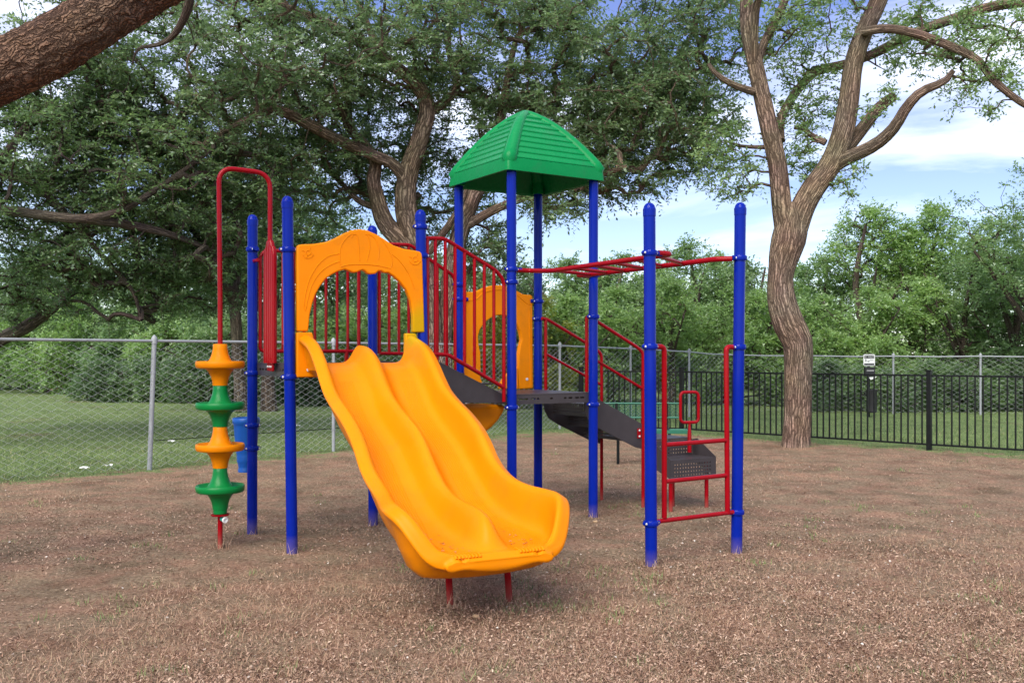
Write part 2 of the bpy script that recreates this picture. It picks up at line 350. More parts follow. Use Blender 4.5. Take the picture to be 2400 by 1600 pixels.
def lawn(x, y):
    x = np.asarray(x, float); y = np.asarray(y, float)
    a = sd_line(x, y, [(-40, -24), (-7, 10.8), (-4.94, 13.1), (-2.87, 15.2), (-.85, 17.6), (1.0, 19.2), (3.4, 18.8), (5.2, 17.3), (6.9, 15.7), (10.4, 12.6), (40, -16)])
    return np.clip(.5 + a / 2.6, 0, 1)

# ------------------------------------------------------------------ ground sheet
def ground():
    def axis(lo, hi, near0, near1, step):
        a = list(np.arange(near0, near1, step)); s = step; v = near1
        up = []
        while v < hi: up.append(v); s *= 1.22; v += s
        up.append(hi); dn = []; s = step; v = near0 - step
        while v > lo: dn.append(v); s *= 1.22; v -= s
        dn.append(lo); return np.array(dn[::-1] + a + up)
    xs = axis(-900, 900, -9, 11, .12); ys = axis(-60, 1500, 2.5, 22, .10)
    X, Y = np.meshgrid(xs, ys); Z = ground_z(X, Y) + rng.normal(0, .004, X.shape)
    V = np.stack([X.ravel(), Y.ravel(), Z.ravel()], 1); nx, ny = len(xs), len(ys)
    i = np.arange(nx - 1)[None, :] + nx * np.arange(ny - 1)[:, None]
    F = np.stack([i, i + 1, i + 1 + nx, i + nx], -1).reshape(-1, 4)
    me = bpy.data.meshes.new('ground'); me.from_pydata(V.tolist(), [], F.tolist())
    at = me.attributes.new('lawn', 'FLOAT', 'POINT'); at.data.foreach_set('value', lawn(V[:, 0], V[:, 1]).astype(np.float32))
    me.materials.append(M['ground']); me.shade_smooth()
    o = bpy.data.objects.new('ground', me); COL.objects.link(o); tag(o, kind='structure')
    tag(o, 'brown worn soil and dry grass with green lawn beyond the fences', 'ground')
ground()

def fast_mesh(name, V, nper, material, parent=None, base=(0, 0, 0), smooth=False):
    """V (n, nper, 3): n loose faces of nper corners"""
    n = len(V); me = bpy.data.meshes.new(name)
    me.vertices.add(n * nper); me.vertices.foreach_set('co', (V.reshape(-1, 3) - np.array(base)).astype(np.float32).ravel())
    me.loops.add(n * nper); me.loops.foreach_set('vertex_index', np.arange(n * nper, dtype=np.int32))
    me.polygons.add(n); me.polygons.foreach_set('loop_start', np.arange(0, n * nper, nper, dtype=np.int32))
    me.update(calc_edges=True); me.materials.append(material)
    o = bpy.data.objects.new(name, me); COL.objects.link(o)
    if parent is not None: o.parent = parent
    else: o.location = base
    return o
def unit(a): return a / (np.linalg.norm(a, axis=-1, keepdims=True) + 1e-9)

# ------------------------------------------------------------------ play structure
ROOT = empty('playground_structure', (0, 8.5, 0))
tag(ROOT, 'blue, red and orange play structure with double slide and green roof on bare ground', 'play structure')
PR = .0445
U = np.array([*(T4 - T2)[:2], 0]); U /= np.linalg.norm(U); Vv = np.array([-U[1], U[0], 0])     # plan directions of the tower
def z_at(py, d): return EYE - (py - HOR) * d / FPX
def clamp(post_o, c, toward=None, arm=0.0):
    m = MB(); c = np.array(c, float); r = PR
    m.lathe([(r + .001, -.021), (r + .009, -.019), (r + .013, -.010), (r + .013, .010), (r + .009, .019), (r + .001, .021)], c, 20, cap=False)
    dr = np.array([1., -.15, 0]) if toward is None else unit(np.array([toward[0], toward[1], 0]))
    for s in (-1, 1):
        e = c + dr * s * (r + .012)
        m.lathe([(.004, -.015), (.013, -.014), (.016, -.004), (.016, .004), (.013, .014), (.004, .015)], e, 10, axis=np.array([-dr[1], dr[0], 0]))
    if arm:
        m.tube([c + dr * r, c + dr * (r + arm)], .020, 10)
    nf = len(m.f); fr = np.array([dr[1], -dr[0], 0]); fr = fr if fr[1] < 0 else -fr
    for s in (-1, 1):
        m.lathe([(.009, .0), (.009, .006), (.004, .010)], c + dr * s * (r + .012) + fr * .0125, 8, axis=fr)
    o = m.build('clamp', M['blue'], post_o); o.data.materials.append(M['bolt'])
    mi = np.zeros(len(o.data.polygons), np.int32); mi[nf:] = 1; o.data.polygons.foreach_set('material_index', mi)
    return o
def post(base, top, clamps=(), cap=True):
    """base, top: 3D; clamps: (z, toward, arm)"""
    base = np.array(base); top = np.array(top); base = base.copy(); base[2] -= .12
    m = MB(); m.tube([base, base * .5 + top * .5, top], PR, 22)
    o = m.build('post', M['blue'], ROOT)
    if cap:
        c = MB(); c.lathe([(PR + .003, -.05), (PR + .004, -.002), (PR + .004, .002), (PR + .0005, .006), (PR * .97, .014), (PR * .86, .028), (PR * .62, .041), (PR * .3, .048), (.004, .050)], top, 22)
        c.build('post_cap', M['blue'], o)
    for z, tw, arm in clamps:
        t = (z - base[2]) / (top[2] - base[2]); clamp(o, base + (top - base) * t, tw, arm)
    return o
def gpt(px, py, d):
    p = W(px, py, d); return p
B = lambda px, py, d: W(px, py, d)
post(B(591, 1240, 8.44), B(592, 516, 8.44), [(z_at(585, 8.44), P2 - P1, .07), (z_at(874, 8.44), U, 0), (z_at(996, 8.44), U, 0), (z_at(1050, 8.44), U, 0)])
post(B(685, 1283, 7.6), B(673.5, 474, 7.6), [(z_at(585, 7.6), P4 - P2, .05), (z_at(883, 7.6), P4 - P2, 0)])
post(B(874.5, 1215, 8.95), B(872.5, 541, 8.95), [(z_at(575, 8.95), P4 - P3, 0)])
post(B(999, 1250, 8.1), B(985.5, 505, 8.1), [(z_at(532, 8.1), U, 0), (z_at(599, 8.1), P2 - P4, .03)])
zt = 3.26
def tp(P, x1, d, cl):
    bx = W(x1, 900, d); return post((bx[0], bx[1], 0), (P[0], P[1], zt), cl, cap=False)
tp(T1, 1079, 9.5, [(z_at(667, 9.5), U, 0), (z_at(701, 9.5), U, .05)])
tp(T2, 1200, 8.7, [(z_at(631, 8.7), U, .06), (z_at(661, 8.7), U, 0), (z_at(954, 8.7), U, 0)])
tp(T3, 1261, 10.0, [(z_at(706, 10.), -U, .05), (z_at(747, 10.), U, 0)])
tp(T4, 1390, 9.2, [(z_at(645, 9.2), -U, .06), (z_at(742, 9.2), U, 0), (z_at(947, 9.2), U, 0)])
LD = unit(L2 - L1)
post(B(1526.5, 1336, 7.05), B(1522, 491, 7.05), [(z_at(593, 7.05), LD, .07), (z_at(812, 7.05), LD, .03), (z_at(1225, 7.05), LD, .03)])
post(B(1726, 1290, 7.55), B(1735, 489, 7.55), [(z_at(605, 7.55), -LD, .03), (z_at(813, 7.55), -LD, .03), (z_at(1199, 7.55), -LD, .03)])

# decks ---------------------------------------------------------------
def deck(corners, z, th, front, slots):
    """corners: four plan points; a slab with a turned-down skirt, slotted along the edge front"""
    C = [np.array([p[0], p[1], z]) for p in corners]; c0 = sum(C) / 4
    C = [c0 + (p - c0) * .94 for p in C]
    m = MB(); m.prism(C, (0, 0, -.012))
    n = 4
    for i in range(n):
        if i in front: continue
        a, b = C[i], C[(i + 1) % n]; d = unit(b - a); nn = np.array([d[1], -d[0], 0])
        if np.dot(nn, c0 - a) < 0: nn = -nn
        m.prism([a + [0, 0, -.0125], b + [0, 0, -.0125], b + [0, 0, -th], a + [0, 0, -th]], nn * .01)
    o = m.build('deck', M['deck'], ROOT, bevel=.002)
    for i in front:
        a, b = C[i], C[(i + 1) % n]; ln = np.linalg.norm(b - a); d = (b - a) / ln; nn = np.array([d[1], -d[0], 0])
        if np.dot(nn, c0 - a) < 0: nn = -nn
        xs = [0]; hol = []
        for (s, w) in slots:
            xs += [s * ln, s * ln + w]; hol.append(len(xs) - 2)
        xs.append(ln); k = MB()
        k.holed(a + np.array([0, 0, -th]), d, (0, 0, 1), xs, [0, th * .42, th * .58, th - .0125], lambda i, j: j == 1 and i in hol, nn * .008)
        k.build('deck_skirt', M['deck'], o, smooth=0)
    return o
ZL, ZT = 1.48, 1.19
deck([P2, P4, P3, P1], ZL, .11, (3, 0), [(.06, .05), (.14, .05), (.24, .04), (.31, .02), (.48, .02), (.66, .02), (.72, .04), (.82, .05), (.90, .05)])
deck([T2, T4, T3, T1], ZT, .095, (0,), [(.07, .055), (.145, .045), (.24, .045), (.31, .025), (.48, .03), (.66, .03), (.72, .045), (.81, .045), (.875, .05)])

# link steps between the two decks -----------------------------------
def on(px, py, A, Bp): return onplane(px, py, A, Bp)
pn = unit(np.array([*(T2 - P4)[:2], 0])); pk = np.array([-pn[1], pn[0], 0])     # pk points away from the camera
O4 = P4 + pk * .05; O2 = T2 + pk * .05
m = MB()
pts = [on(985, 845, O4, O2), on(1035, 850, O4, O2), on(1180, 924, O4, O2), on(1180, 944, O4, O2), on(1085, 944, O4, O2), on(1000, 905, O4, O2), on(985, 890, O4, O2)]
m.prism(pts, pk * .012); s1 = m.build('stair_side', M['deck'], ROOT, smooth=0, bevel=.003)
O3 = P3 - pk * .05; O1 = T1 - pk * .05
dpt = np.array([*((O3 - O4)[:2]), 0]); m = MB(); m.prism([np.array(p) + (np.array([O3[0], O3[1], 0]) - np.array([O4[0], O4[1], 0])) for p in pts], -pk * .012); m.build('stair_side', M['deck'], ROOT, smooth=0, bevel=.003)
for k, t in enumerate((.33, .66)):
    c = (O4 + O3) / 2 * (1 - t) + (O2 + O1) / 2 * t; c[2] = ZL - (ZL - ZT) * (k + 1) / 3
    m = MB(); m.box(c, (.30, .78, .012), math.atan2(pn[1], pn[0])); m.build('stair_tread', M['deck'], ROOT, smooth=0)

# hanging orange bowl under the tower deck
m = MB(); A, Bp = P4 + pk * .28, T2 + pk * .28
ol = [on(1075, 948, A, Bp), on(1189, 948, A, Bp), on(1184, 965, A, Bp), on(1172, 985, A, Bp), on(1155, 1003, A, Bp), on(1135, 1018, A, Bp), on(1110, 1026, A, Bp), on(1085, 1024, A, Bp), on(1065, 1010, A, Bp), on(1055, 975, A, Bp)]
m.prism(ol, pk * .30); m.build('orange_bowl', M['orange'], ROOT, bevel=.05, seg=4)

# railings -------------------------------------------------------------
TR = .0175
def railing(name, frame_pts, bars, fr=TR, br=.0135, rad=.05):
    m = MB(); m.tube(fillet(frame_pts, rad), fr, 10); o = m.build(name, M['red'], ROOT)
    for a, b in bars:
        k = MB(); k.tube([a, b], br, 8); k.build('bar', M['red'], o)
    return o
def plane_poly(pxs, A, Bp): return [on(x, y, A, Bp) for x, y in pxs]
def yint(poly, x):
    return float(np.interp(x, [p[0] for p in poly], [p[1] for p in poly]))
def link_rail(A, Bp, top, bot, first_x, last_x, bars, foot):
    t3 = plane_poly(top, A, Bp); b3 = plane_poly(bot, A, Bp)
    m = MB(); m.tube(fillet(t3 + [on(last_x, foot, A, Bp)], .05), TR, 10); o = m.build('railing', M['red'], ROOT)
    k = MB(); k.tube(fillet(b3, .04), TR, 10); k.build('bottom_rail', M['red'], o)
    k = MB(); k.tube([on(first_x, yint(top, first_x), A, Bp), on(first_x, yint(bot, first_x), A, Bp)], TR, 10); k.build('bar', M['red'], o)
    for x in bars:
        k = MB(); k.tube([on(x, yint(top, x), A, Bp), on(x, yint(bot, x), A, Bp)], .0145, 8); k.build('bar', M['red'], o)
A, Bp = P4 - pk * .0, T2 - pk * .0
link_rail(A, Bp, [(990, 558), (1041, 559), (1164, 635), (1181, 658)], [(994, 829), (1050, 831), (1181, 908)], 1001, 1181, [1020.5, 1043.5, 1066.5, 1089, 1112, 1135, 1157.5], 941)
A, Bp = P3, T1
link_rail(A, Bp, [(877, 571), (962, 574), (1000, 604), (1062, 645), (1068, 664)], [(889, 828), (975, 829), (1068, 880)], 889, 1068, [912, 935, 958, 981, 1003, 1025, 1047], 905)
A, Bp = P1, P3          # back barrier
top, bot = 588, 823
fr = plane_poly([(610, 600), (610, bot), (841, bot), (841, top), (622, top), (610, 600)], A, Bp)
railing('railing', fr, [(on(x, top, A, Bp), on(x, bot, A, Bp)) for x in (637, 663, 688, 713, 738, 764, 790, 815)], rad=.045)
m = MB(); m.tube([on(812, bot, A, Bp), on(812, 848, A, Bp)], .02, 8); m.build('railing_foot', M['red'], ROOT)

# arch panel over the slide -------------------------------------------
pu = unit(np.array([*(P4 - P2)[:2], 0])); pw = np.array([pu[1], -pu[0], 0])       # pu along the deck edge, pw down the slide
S0 = P2 + pw * .055; S1 = P4 + pw * .055
z1 = lambda x, y: (400 + x / 2.851, 350 + y / 2.851)
outer = [(848, 1215), (846, 1000), (844, 760), (845, 660), (852, 638), (880, 634), (960, 631), (1040, 618), (1100, 593), (1155, 563), (1205, 541), (1262, 533), (1318, 541), (1375, 566), (1430, 600), (1490, 640), (1560, 664), (1630, 675), (1668, 682), (1682, 700), (1686, 800), (1692, 1000), (1699, 1222)]
inner = [(1622, 1222), (1620, 1100), (1606, 1010), (1575, 935), (1530, 880), (1490, 845), (1455, 822), (1430, 826), (1410, 812), (1390, 812), (1372, 830), (1345, 834), (1320, 832), (1300, 812), (1283, 806), (1265, 812), (1245, 822), (1215, 822), (1190, 810), (1165, 802), (1120, 815), (1075, 838), (1035, 868), (1000, 915), (970, 968), (950, 1025), (932, 1100), (921, 1215)]
m = MB(); poly = [on(*z1(x, y), S0, S1) for x, y in outer + inner]
m.prism(poly, -pw * .065)
arch = m.build('entrance_arch', M['orange'], ROOT, bevel=.012, seg=3, smooth=50)
e = MB()
for line in ([(900, 1075), (890, 1040), (900, 960), (930, 860), (985, 770), (1050, 715), (1110, 700), (1133, 690)], [(900, 1075), (915, 1000), (945, 900), (1000, 820), (1060, 775), (1133, 745)],
             [(1135, 770), (1128, 700), (1140, 640), (1175, 590), (1210, 565), (1235, 568)], [(1210, 590), (1220, 568), (1245, 575), (1255, 640), (1262, 745)], [(1310, 745), (1330, 650), (1320, 580), (1300, 565)], [(1320, 565), (1365, 595), (1390, 660), (1388, 735)],
             [(1400, 590), (1440, 640), (1470, 700), (1480, 750), (1475, 785)], [(1480, 700), (1530, 745), (1590, 830), (1630, 930)],
             [(1135, 785), (1180, 772), (1280, 768), (1380, 775), (1470, 795)]):
    P = [on(*z1(x, y), S0 + pw * .0005, S1 + pw * .0005) for x, y in line]; e.tube(smoothline(P, 4), .0042, 6)
for cx, cy in ((918, 690), (1632, 733)):
    for rr, a0, a1 in ((16, 0, 6.29), (36, .3, 2.84)):
        P = [on(*z1(cx + rr * math.cos(t), cy + rr * math.sin(t)), S0 + pw * .0005, S1 + pw * .0005) for t in np.linspace(a0, a1, 17)]; e.tube(P, .0045, 6)
    for t in range(4):
        a = t * math.pi / 2 + .4; e.tube([on(*z1(cx + q * math.cos(a), cy + q * math.sin(a)), S0 + pw * .0005, S1 + pw * .0005) for q in (17, 42)], .004, 6)
e.build('embossed_line', M['orange'], arch)

# double slide ---------------------------------------------------------
SO = np.array([P2[0], P2[1], 0])
def SP(s, t, z): p = SO + pw * s + pu * t; return np.array([p[0], p[1], z])
cs = [0, .06, .12, .20, .30, .40, .50, .60, .72, .85, .97, 1.10, 1.25, 1.36, 1.46, 1.54, 1.64, 1.75, 1.90, 2.05, 2.2, 2.30, 2.38, 2.44, 2.49, 2.53, 2.565, 2.60]
cz = [1.715, 1.705, 1.69, 1.672, 1.635, 1.575, 1.50, 1.41, 1.315, 1.255, 1.21, 1.165, 1.10, 1.04, .965, .885, .82, .775, .735, .712, .705, .70, .685, .65, .59, .525, .465, .430]
fs = [0, .15, .25, .35, .50, .65, .80, 1.0, 1.2, 1.4, 1.55, 1.7, 1.9, 2.1, 2.3, 2.45, 2.54, 2.60]
fz = [1.485, 1.48, 1.455, 1.40, 1.28, 1.15, 1.06, .97, .88, .76, .66, .575, .50, .46, .435, .42, .418, .424]
hs_ = [0, .1, .2, .3, .42, .5, .6, .72, .85, 1.0, 1.15, 1.3, 1.42, 1.5, 1.6, 1.75, 1.9, 2.05, 2.2, 2.34, 2.42, 2.47, 2.52, 2.56, 2.60]
hz = [1.63, 1.625, 1.61, 1.575, 1.50, 1.43, 1.35, 1.27, 1.205, 1.15, 1.10, 1.04, .965, .895, .81, .715, .67, .65, .643, .63, .60, .55, .48, .436, .424]
SE = 2.60
SV = np.concatenate([np.linspace(0, 2.30, 60), 2.30 + .30 * np.sin(np.linspace(0, np.pi / 2, 16))[1:]])
def lerp(a, b, t): return a + (b - a) * t
def xsec(s):
    c = np.interp(s, cs, cz); fl = np.interp(s, fs, fz); h = max(np.interp(s, hs_, hz), fl)
    W0 = .055; W1 = np.linalg.norm((P4 - P2)[:2]) - .05
    fle = .09 * np.exp(-((s - 2.32) / .30) ** 2)                   # flared exit
    cor = 0
    if s > 2.30: q = min(1, (s - 2.30) / .30); cor = .20 * (1 - math.sqrt(max(0, 1 - q * q)))     # rounded front corners
    left, right = W0 - fle + cor, W1 + fle - cor; mid = (W0 + W1) / 2; half = (right - left) / 2
    k = np.interp(s, [0, .1, .25], [.55, .8, 1])
    bot = fl - np.interp(s, [0, .3, 1.2, 2.0, 2.25, 2.40, 2.48, 2.60], [.10, .06, .06, .11, .165, .15, .075, .06]); 
    hw = min(half, .5)
    prof = [  # (inset from side, z)
        (np.interp(s, [0, .3, 1.8, 2.2, 2.6], [.055, .075, .09, .15, .10]), bot), (.05, c - .085), (.012, c - .075), (0.0, c - .055), (.004, c - .030), (.03, c - .022),
        (.042, c - .010), (.062, c), (.085, c - .005), (.103, c - .03), (.118, lerp(c, fl, .45)), (.136, lerp(c, fl, .80)), (.160, fl + .010), (.20, fl)]
    pl = [(left + i, z) for i, z in prof]
    pl = [(min(t, mid - .20), z) for t, z in pl]
    ml = [(mid - .150, fl + .001), (mid - .112, lerp(fl, h, .08)), (mid - .085, lerp(fl, h, .28)), (mid - .056, lerp(fl, h, .66)), (mid - .028, lerp(fl, h, .93)), (mid, h)]
    mr = [(2 * mid - t, z) for t, z in ml[:-1]][::-1]
    pr = [(right - (t - left), z) for t, z in pl][::-1]
    fl_pts = [(lerp(pl[-1][0], ml[0][0], q), fl) for q in (.25, .5, .75)]
    fr_pts = [(2 * mid - t, z) for t, z in fl_pts][::-1]
    under = [(lerp(pr[-1][0], pl[0][0], q), bot - .035 * math.sin(math.pi * q)) for q in (.15, .3, .5, .7, .85)]
    return pl + fl_pts + ml + mr + fr_pts + pr + under
secs = [xsec(s) for s in SV]; n = len(secs[0])
V = []
for s, sec in zip(SV, secs):
    V += [SP(s + .05, t, z) for t, z in sec]
F = [(i * n + j, i * n + (j + 1) % n, (i + 1) * n + (j + 1) % n, (i + 1) * n + j) for i in range(len(SV) - 1) for j in range(n)]
# rolled lip at the exit
lip = []
last = secs[-1]; ctr = np.mean([z for t, z in last])
for k, (ds, sh) in enumerate(((.022, .93), (.034, .55), (.03, .12))):
    V += [SP(SV[-1] + .05 + ds, lerp(np.mean([q[0] for q in last]), t, .995 - .01 * k), ctr - .02 + (z - ctr) * sh) for t, z in last]
r0 = len(SV) - 1
F += [(i * n + j, i * n + (j + 1) % n, (i + 1) * n + (j + 1) % n, (i + 1) * n + j) for i in range(r0, r0 + 3) for j in range(n)]
F.append(tuple((r0 + 3) * n + j for j in range(n - 1, -1, -1)))
m = MB(); m.add(V, F); slide = m.build('double_slide', M['orange'], ROOT, smooth=75, sub=1)
# raised glide ribs on the two beds
for side in (0, 1):
    for q in range(9):
        k = MB(); P = []
        for s in np.linspace(.42, 2.46, 40):
            sec = xsec(s); tt = sec[13][0] - .02 + q * .0165
            if side: W1 = 2 * sec[22][0]; tt = W1 - tt
            P.append(SP(s + .05, tt, np.interp(s, fs, fz) + .0005))
        k.tube(P, .0028, 5); k.build('glide_rib', M['orange'], slide)
# grip knurls on the exit lip
for t0 in (.285, .69):
    for q in range(8):
        k = MB(); t = t0 + q * .021; P = [SP(SE + .05 + a, t, z) for a, z in ((-.06, .4225), (-.02, .4235), (.004, .421), (.018, .411))]
        k.tube(smoothline(P, 3), .0085, 8); k.build('lip_grip', M['orange'], slide)
wl = np.linalg.norm((P4 - P2)[:2])
for t0, t1, sg in ((.045, .20, 1), (wl - .16, wl - .035, -1)):
    m = MB(); O = [SP(.048, t0, 1.37), SP(.048, t1 + .02, 1.37), SP(.048, t1, 1.60), SP(.048, t1 - .03, 1.728), SP(.048, t0, 1.728)]
    m.prism(O, -pw * .06); m.build('slide_flange', M['orange'], slide, bevel=.012, seg=3)
    m = MB(); m.lathe([(.014, 0), (.014, .004), (.007, .006)], SP(.052, (t0 + .09), 1.43), 12, axis=pw); m.build('bolt', M['bolt'], slide)
for px, py, d in ((1057, 1414, 6.02), (1195, 1402, 6.16)):
    b = W(px, py, d); m = MB(); t = b + np.array([-.03 if px < 1100 else -.03, .02, 0]); t[2] = .38; b[2] = -.08
    m.tube([b, t], .022, 12); m.build('slide_leg', M['red'], slide)

rg_ = np.random.default_rng(3); Q = []
for q in range(60):
    s_ = rg_.normal(2.36, .10); t_ = rg_.choice([rg_.normal(.30, .05), rg_.normal(.80, .05), rg_.normal(.36, .08)]); a_ = rg_.uniform(0, 6.28); l_ = rg_.uniform(.004, .013)
    z_ = np.interp(s_ , fs, fz) + .005; u_ = math.cos(a_) * l_; v_ = math.sin(a_) * l_
    Q.append([SP(s_ + .05 + u_, t_ + v_, z_), SP(s_ + .05 - v_ * .4, t_ + u_ * .4, z_ + .003), SP(s_ + .05 - u_, t_ - v_, z_), SP(s_ + .05 + v_ * .4, t_ - u_ * .4, z_ + .002)])
DEBRIS = np.array(Q)
# roof -------------------------------------------------------------------
RC = (T1 + T2 + T3 + T4) / 4; RH = .545; ZE = 3.205; ZB = .125; RZ = .57
def RP(a, b, z): p = RC + U * a + Vv * b; return np.array([p[0], p[1], z])
def rh(t): return RH * (1 - t) ** .62
m = MB()
def ring(h, z, rc=.05):
    out = []
    for cx, cy, a0 in ((1, 1, 0), (-1, 1, 90), (-1, -1, 180), (1, -1, 270)):
        r = min(rc, h * .6)
        for k in range(6):
            a = R_(a0 + k * 18); out.append(RP(cx * (h - r) + r * math.cos(a), cy * (h - r) + r * math.sin(a), z))
    return out
levels = [(RH - .02, ZE + .012), (RH, ZE), (RH + .012, ZE + .004), (RH + .010, ZE + .05), (RH + .002, ZE + ZB - .006), (RH - .012, ZE + ZB)]
NL = 9
for k in range(NL):
    t0 = k / (NL + .35); t1 = (k + 1) / (NL + .35)
    lo = rh(t0) - .004; hi = rh(t1) - .0065
    levels += [(lo, ZE + ZB + RZ * t0 + .001), (lo - .001, ZE + ZB + RZ * t0 + .010), (hi, ZE + ZB + RZ * t1 - .004)]
levels += [(rh(.95) - .01, ZE + ZB + RZ * .965), (rh(.985), ZE + ZB + RZ * .99), (.012, ZE + ZB + RZ)]
V = []; F = []
for h, z in levels: V += ring(h, z)
nn_ = 24
F = [(i * nn_ + j, i * nn_ + (j + 1) % nn_, (i + 1) * nn_ + (j + 1) % nn_, (i + 1) * nn_ + j) for i in range(len(levels) - 1) for j in range(nn_)]
F.append(tuple((len(levels) - 1) * nn_ + j for j in range(nn_)))
ilev = [(RH - .02, ZE + .012), (RH - .03, ZE + .06), (RH - .05, ZE + ZB)] + [(rh(t) - .03, ZE + ZB + RZ * t - .015) for t in (.2, .4, .6, .8)] + [(.02, ZE + ZB + RZ - .06)]
o0 = len(V)
for h, z in ilev[1:]: V += ring(max(h, .02), z)
idx = lambda i, j: (j if i == 0 else o0 + (i - 1) * nn_ + j)
F += [(idx(i, (j + 1) % nn_), idx(i, j), idx(i + 1, j), idx(i + 1, (j + 1) % nn_)) for i in range(len(ilev) - 1) for j in range(nn_)]
F.append(tuple(idx(len(ilev) - 1, j) for j in range(nn_ - 1, -1, -1)))
m.add(V, F); roof = m.build('roof', M['green'], ROOT, smooth=28)
for sx, sy in ((1, 1), (-1, 1), (-1, -1), (1, -1)):
    k = MB(); P = []; rad = []
    for t in np.concatenate([np.linspace(0, .9, 16), [.94, .97, .99, 1.0]]):
        h = rh(t) - .046; h = max(h, 0); P.append(RP(sx * h, sy * h, ZE + ZB + RZ * t - .012)); rad.append(.072 - .020 * t)
    P.insert(0, RP(sx * (RH - .055), sy * (RH - .055), ZE + ZB - .06)); rad.insert(0, .050)
    k.tube(P, rad, 14); k.build('ridge_cap', M['green'], roof, smooth=60)
    k = MB(); c = {(-1, -1): T2, (1, -1): T4, (1, 1): T3, (-1, 1): T1}[(sx, sy)]
    k.lathe([(PR + .002, 0), (PR + .014, .001), (PR + .016, .12), (PR + .02, .16)], (c[0], c[1], ZE + .012), 18, cap=False); k.build('post_socket', M['green'], roof)

# orange window panel at the back of the tower ---------------------------
z6 = lambda x, y: (1060 + x / 4.125, 640 + y / 4.126)
A, Bp = T1, T3
outer = [(85, 1110), (85, 185), (110, 180), (200, 182), (240, 175), (310, 140), (390, 120), (470, 116), (560, 132), (640, 178), (690, 205), (765, 210), (778, 225), (784, 1115), (650, 1120), (648, 915), (625, 910), (625, 720)]
inner = [(660, 700), (676, 640), (660, 560), (625, 490), (560, 425), (500, 405), (430, 408), (370, 435), (310, 485), (270, 545), (252, 610), (258, 690), (275, 770), (278, 900), (275, 1010), (300, 1080), (330, 1110)]
poly = [on(*z6(x, y), A, Bp) for x, y in outer[:14] + [(650, 1120), (640, 900), (645, 790)] + inner]
m = MB(); m.prism(poly, np.array([Vv[0], Vv[1], 0]) * .06); wp = m.build('window_panel', M['orange'], ROOT, bevel=.010, seg=3)
m = MB(); m.prism([on(*z6(x, y), A, Bp) for x, y in ((460, 1118), (475, 1060), (520, 985), (600, 920), (640, 912), (645, 1122))], np.array([Vv[0], Vv[1], 0]) * .05); m.build('panel_foot', M['orange'], wp, bevel=.01)
e = MB()
A2, B2 = A - Vv * .0005, Bp - Vv * .0005
for line in ([(110, 270), (165, 262), (235, 250), (300, 190), (390, 165), (470, 160), (560, 178), (640, 225), (700, 275), (735, 300), (770, 300)], [(110, 290), (112, 700), (115, 1080)], [(745, 320), (752, 700), (758, 1090)]):
    e.tube(smoothline([on(*z6(x, y), A2, B2) for x, y in line], 4), .005, 6)
e.build('embossed_line', M['orange'], wp)
m = MB(); m.lathe([(.016, 0), (.016, .004), (.008, .007)], on(*z6(722, 1025), A2, B2), 10, axis=-Vv); m.build('bolt', M['bolt'], wp)

# stairs down from the tower --------------------------------------------
NA = T4 + Vv * .12; NB = NA + U; FA = T3 - Vv * .12; FB = FA + U
npts = [on(1378, 918, NA, NB), on(1404, 936, NA, NB), on(1507, 994, NA, NB), on(1507, 1052, NA, NB), on(1490, 1048, NA, NB), on(1404, 1004, NA, NB), on(1383, 990, NA, NB), on(1372, 968, NA, NB), on(1370, 935, NA, NB)]
m = MB(); m.prism(npts, Vv * .012); m.build('stair_side', M['deck'], ROOT, smooth=0, bevel=.003)
off = np.array([*(FA - NA)[:2], 0]); m = MB(); m.prism([np.array(p) + off for p in npts], -Vv * .012); m.build('stair_side', M['deck'], ROOT, smooth=0, bevel=.003)
wid = np.linalg.norm(off); ZLAND = .69
for k in range(3):
    zt_ = ZT - (ZT - ZLAND) * (k + 1) / 4; kk = .10 + k * .19
    O = NA + U * kk + Vv * .014; O[2] = zt_
    xs = [0]; 
    while xs[-1] < .19: xs += [xs[-1] + .014, xs[-1] + .021]
    ys = [0, .03]
    while ys[-1] < wid - .09: ys += [ys[-1] + .012, ys[-1] + .021]
    ys.append(wid - .03)
    m = MB(); m.holed(O, U, Vv, xs, ys, lambda i, j: i % 2 == 1 and j % 2 == 1 and 1 < j, (0, 0, -.006)); m.build('stair_tread', M['deck'], ROOT, smooth=0)
    m = MB(); O2_ = O.copy(); O2_[2] -= .125
    m.holed(O2_ , Vv, (0, 0, 1), ys, [0, .03, .045, .06, .075, .09, .118], lambda i, j: i % 2 == 1 and j % 2 == 1, U * .005); m.build('stair_riser', M['deck'], ROOT, smooth=0)
def stair_rail(A, Bp, top, low, x0, x1, foot0, ground_leg):
    m = MB(); t3 = plane_poly(top, A, Bp)
    g = on(x1, ground_leg, A, Bp); g[2] = -.08
    m.tube(fillet(t3 + [g], .06), TR, 10); o = m.build('handrail', M['red'], ROOT)
    k = MB(); k.tube(plane_poly(low, A, Bp), .015, 8); k.build('lower_rail', M['red'], o)
    k = MB(); k.tube([on(x0, yint(top, x0), A, Bp), on(x0, foot0, A, Bp)], TR, 10); k.build('handrail_post', M['red'], o)
    return o
nr = stair_rail(NA, NB, [(1375, 743), (1388, 746), (1494, 814), (1507, 826)], [(1377, 832), (1405, 849), (1507, 911)], 1375, 1507, 918, 1194)
m = MB(); c = on(1497, 1015, NA, NB); m.box(c - Vv * .008, (.05, .006, .10), math.atan2(U[1], U[0])); br = m.build('bracket', M['red'], nr, bevel=.003)
for dz in (-.03, .03):
    m = MB(); m.lathe([(.011, 0), (.011, .005), (.005, .009)], c - Vv * .011 + np.array([0, 0, dz]), 10, axis=-Vv); m.build('bolt', M['bolt'], nr)
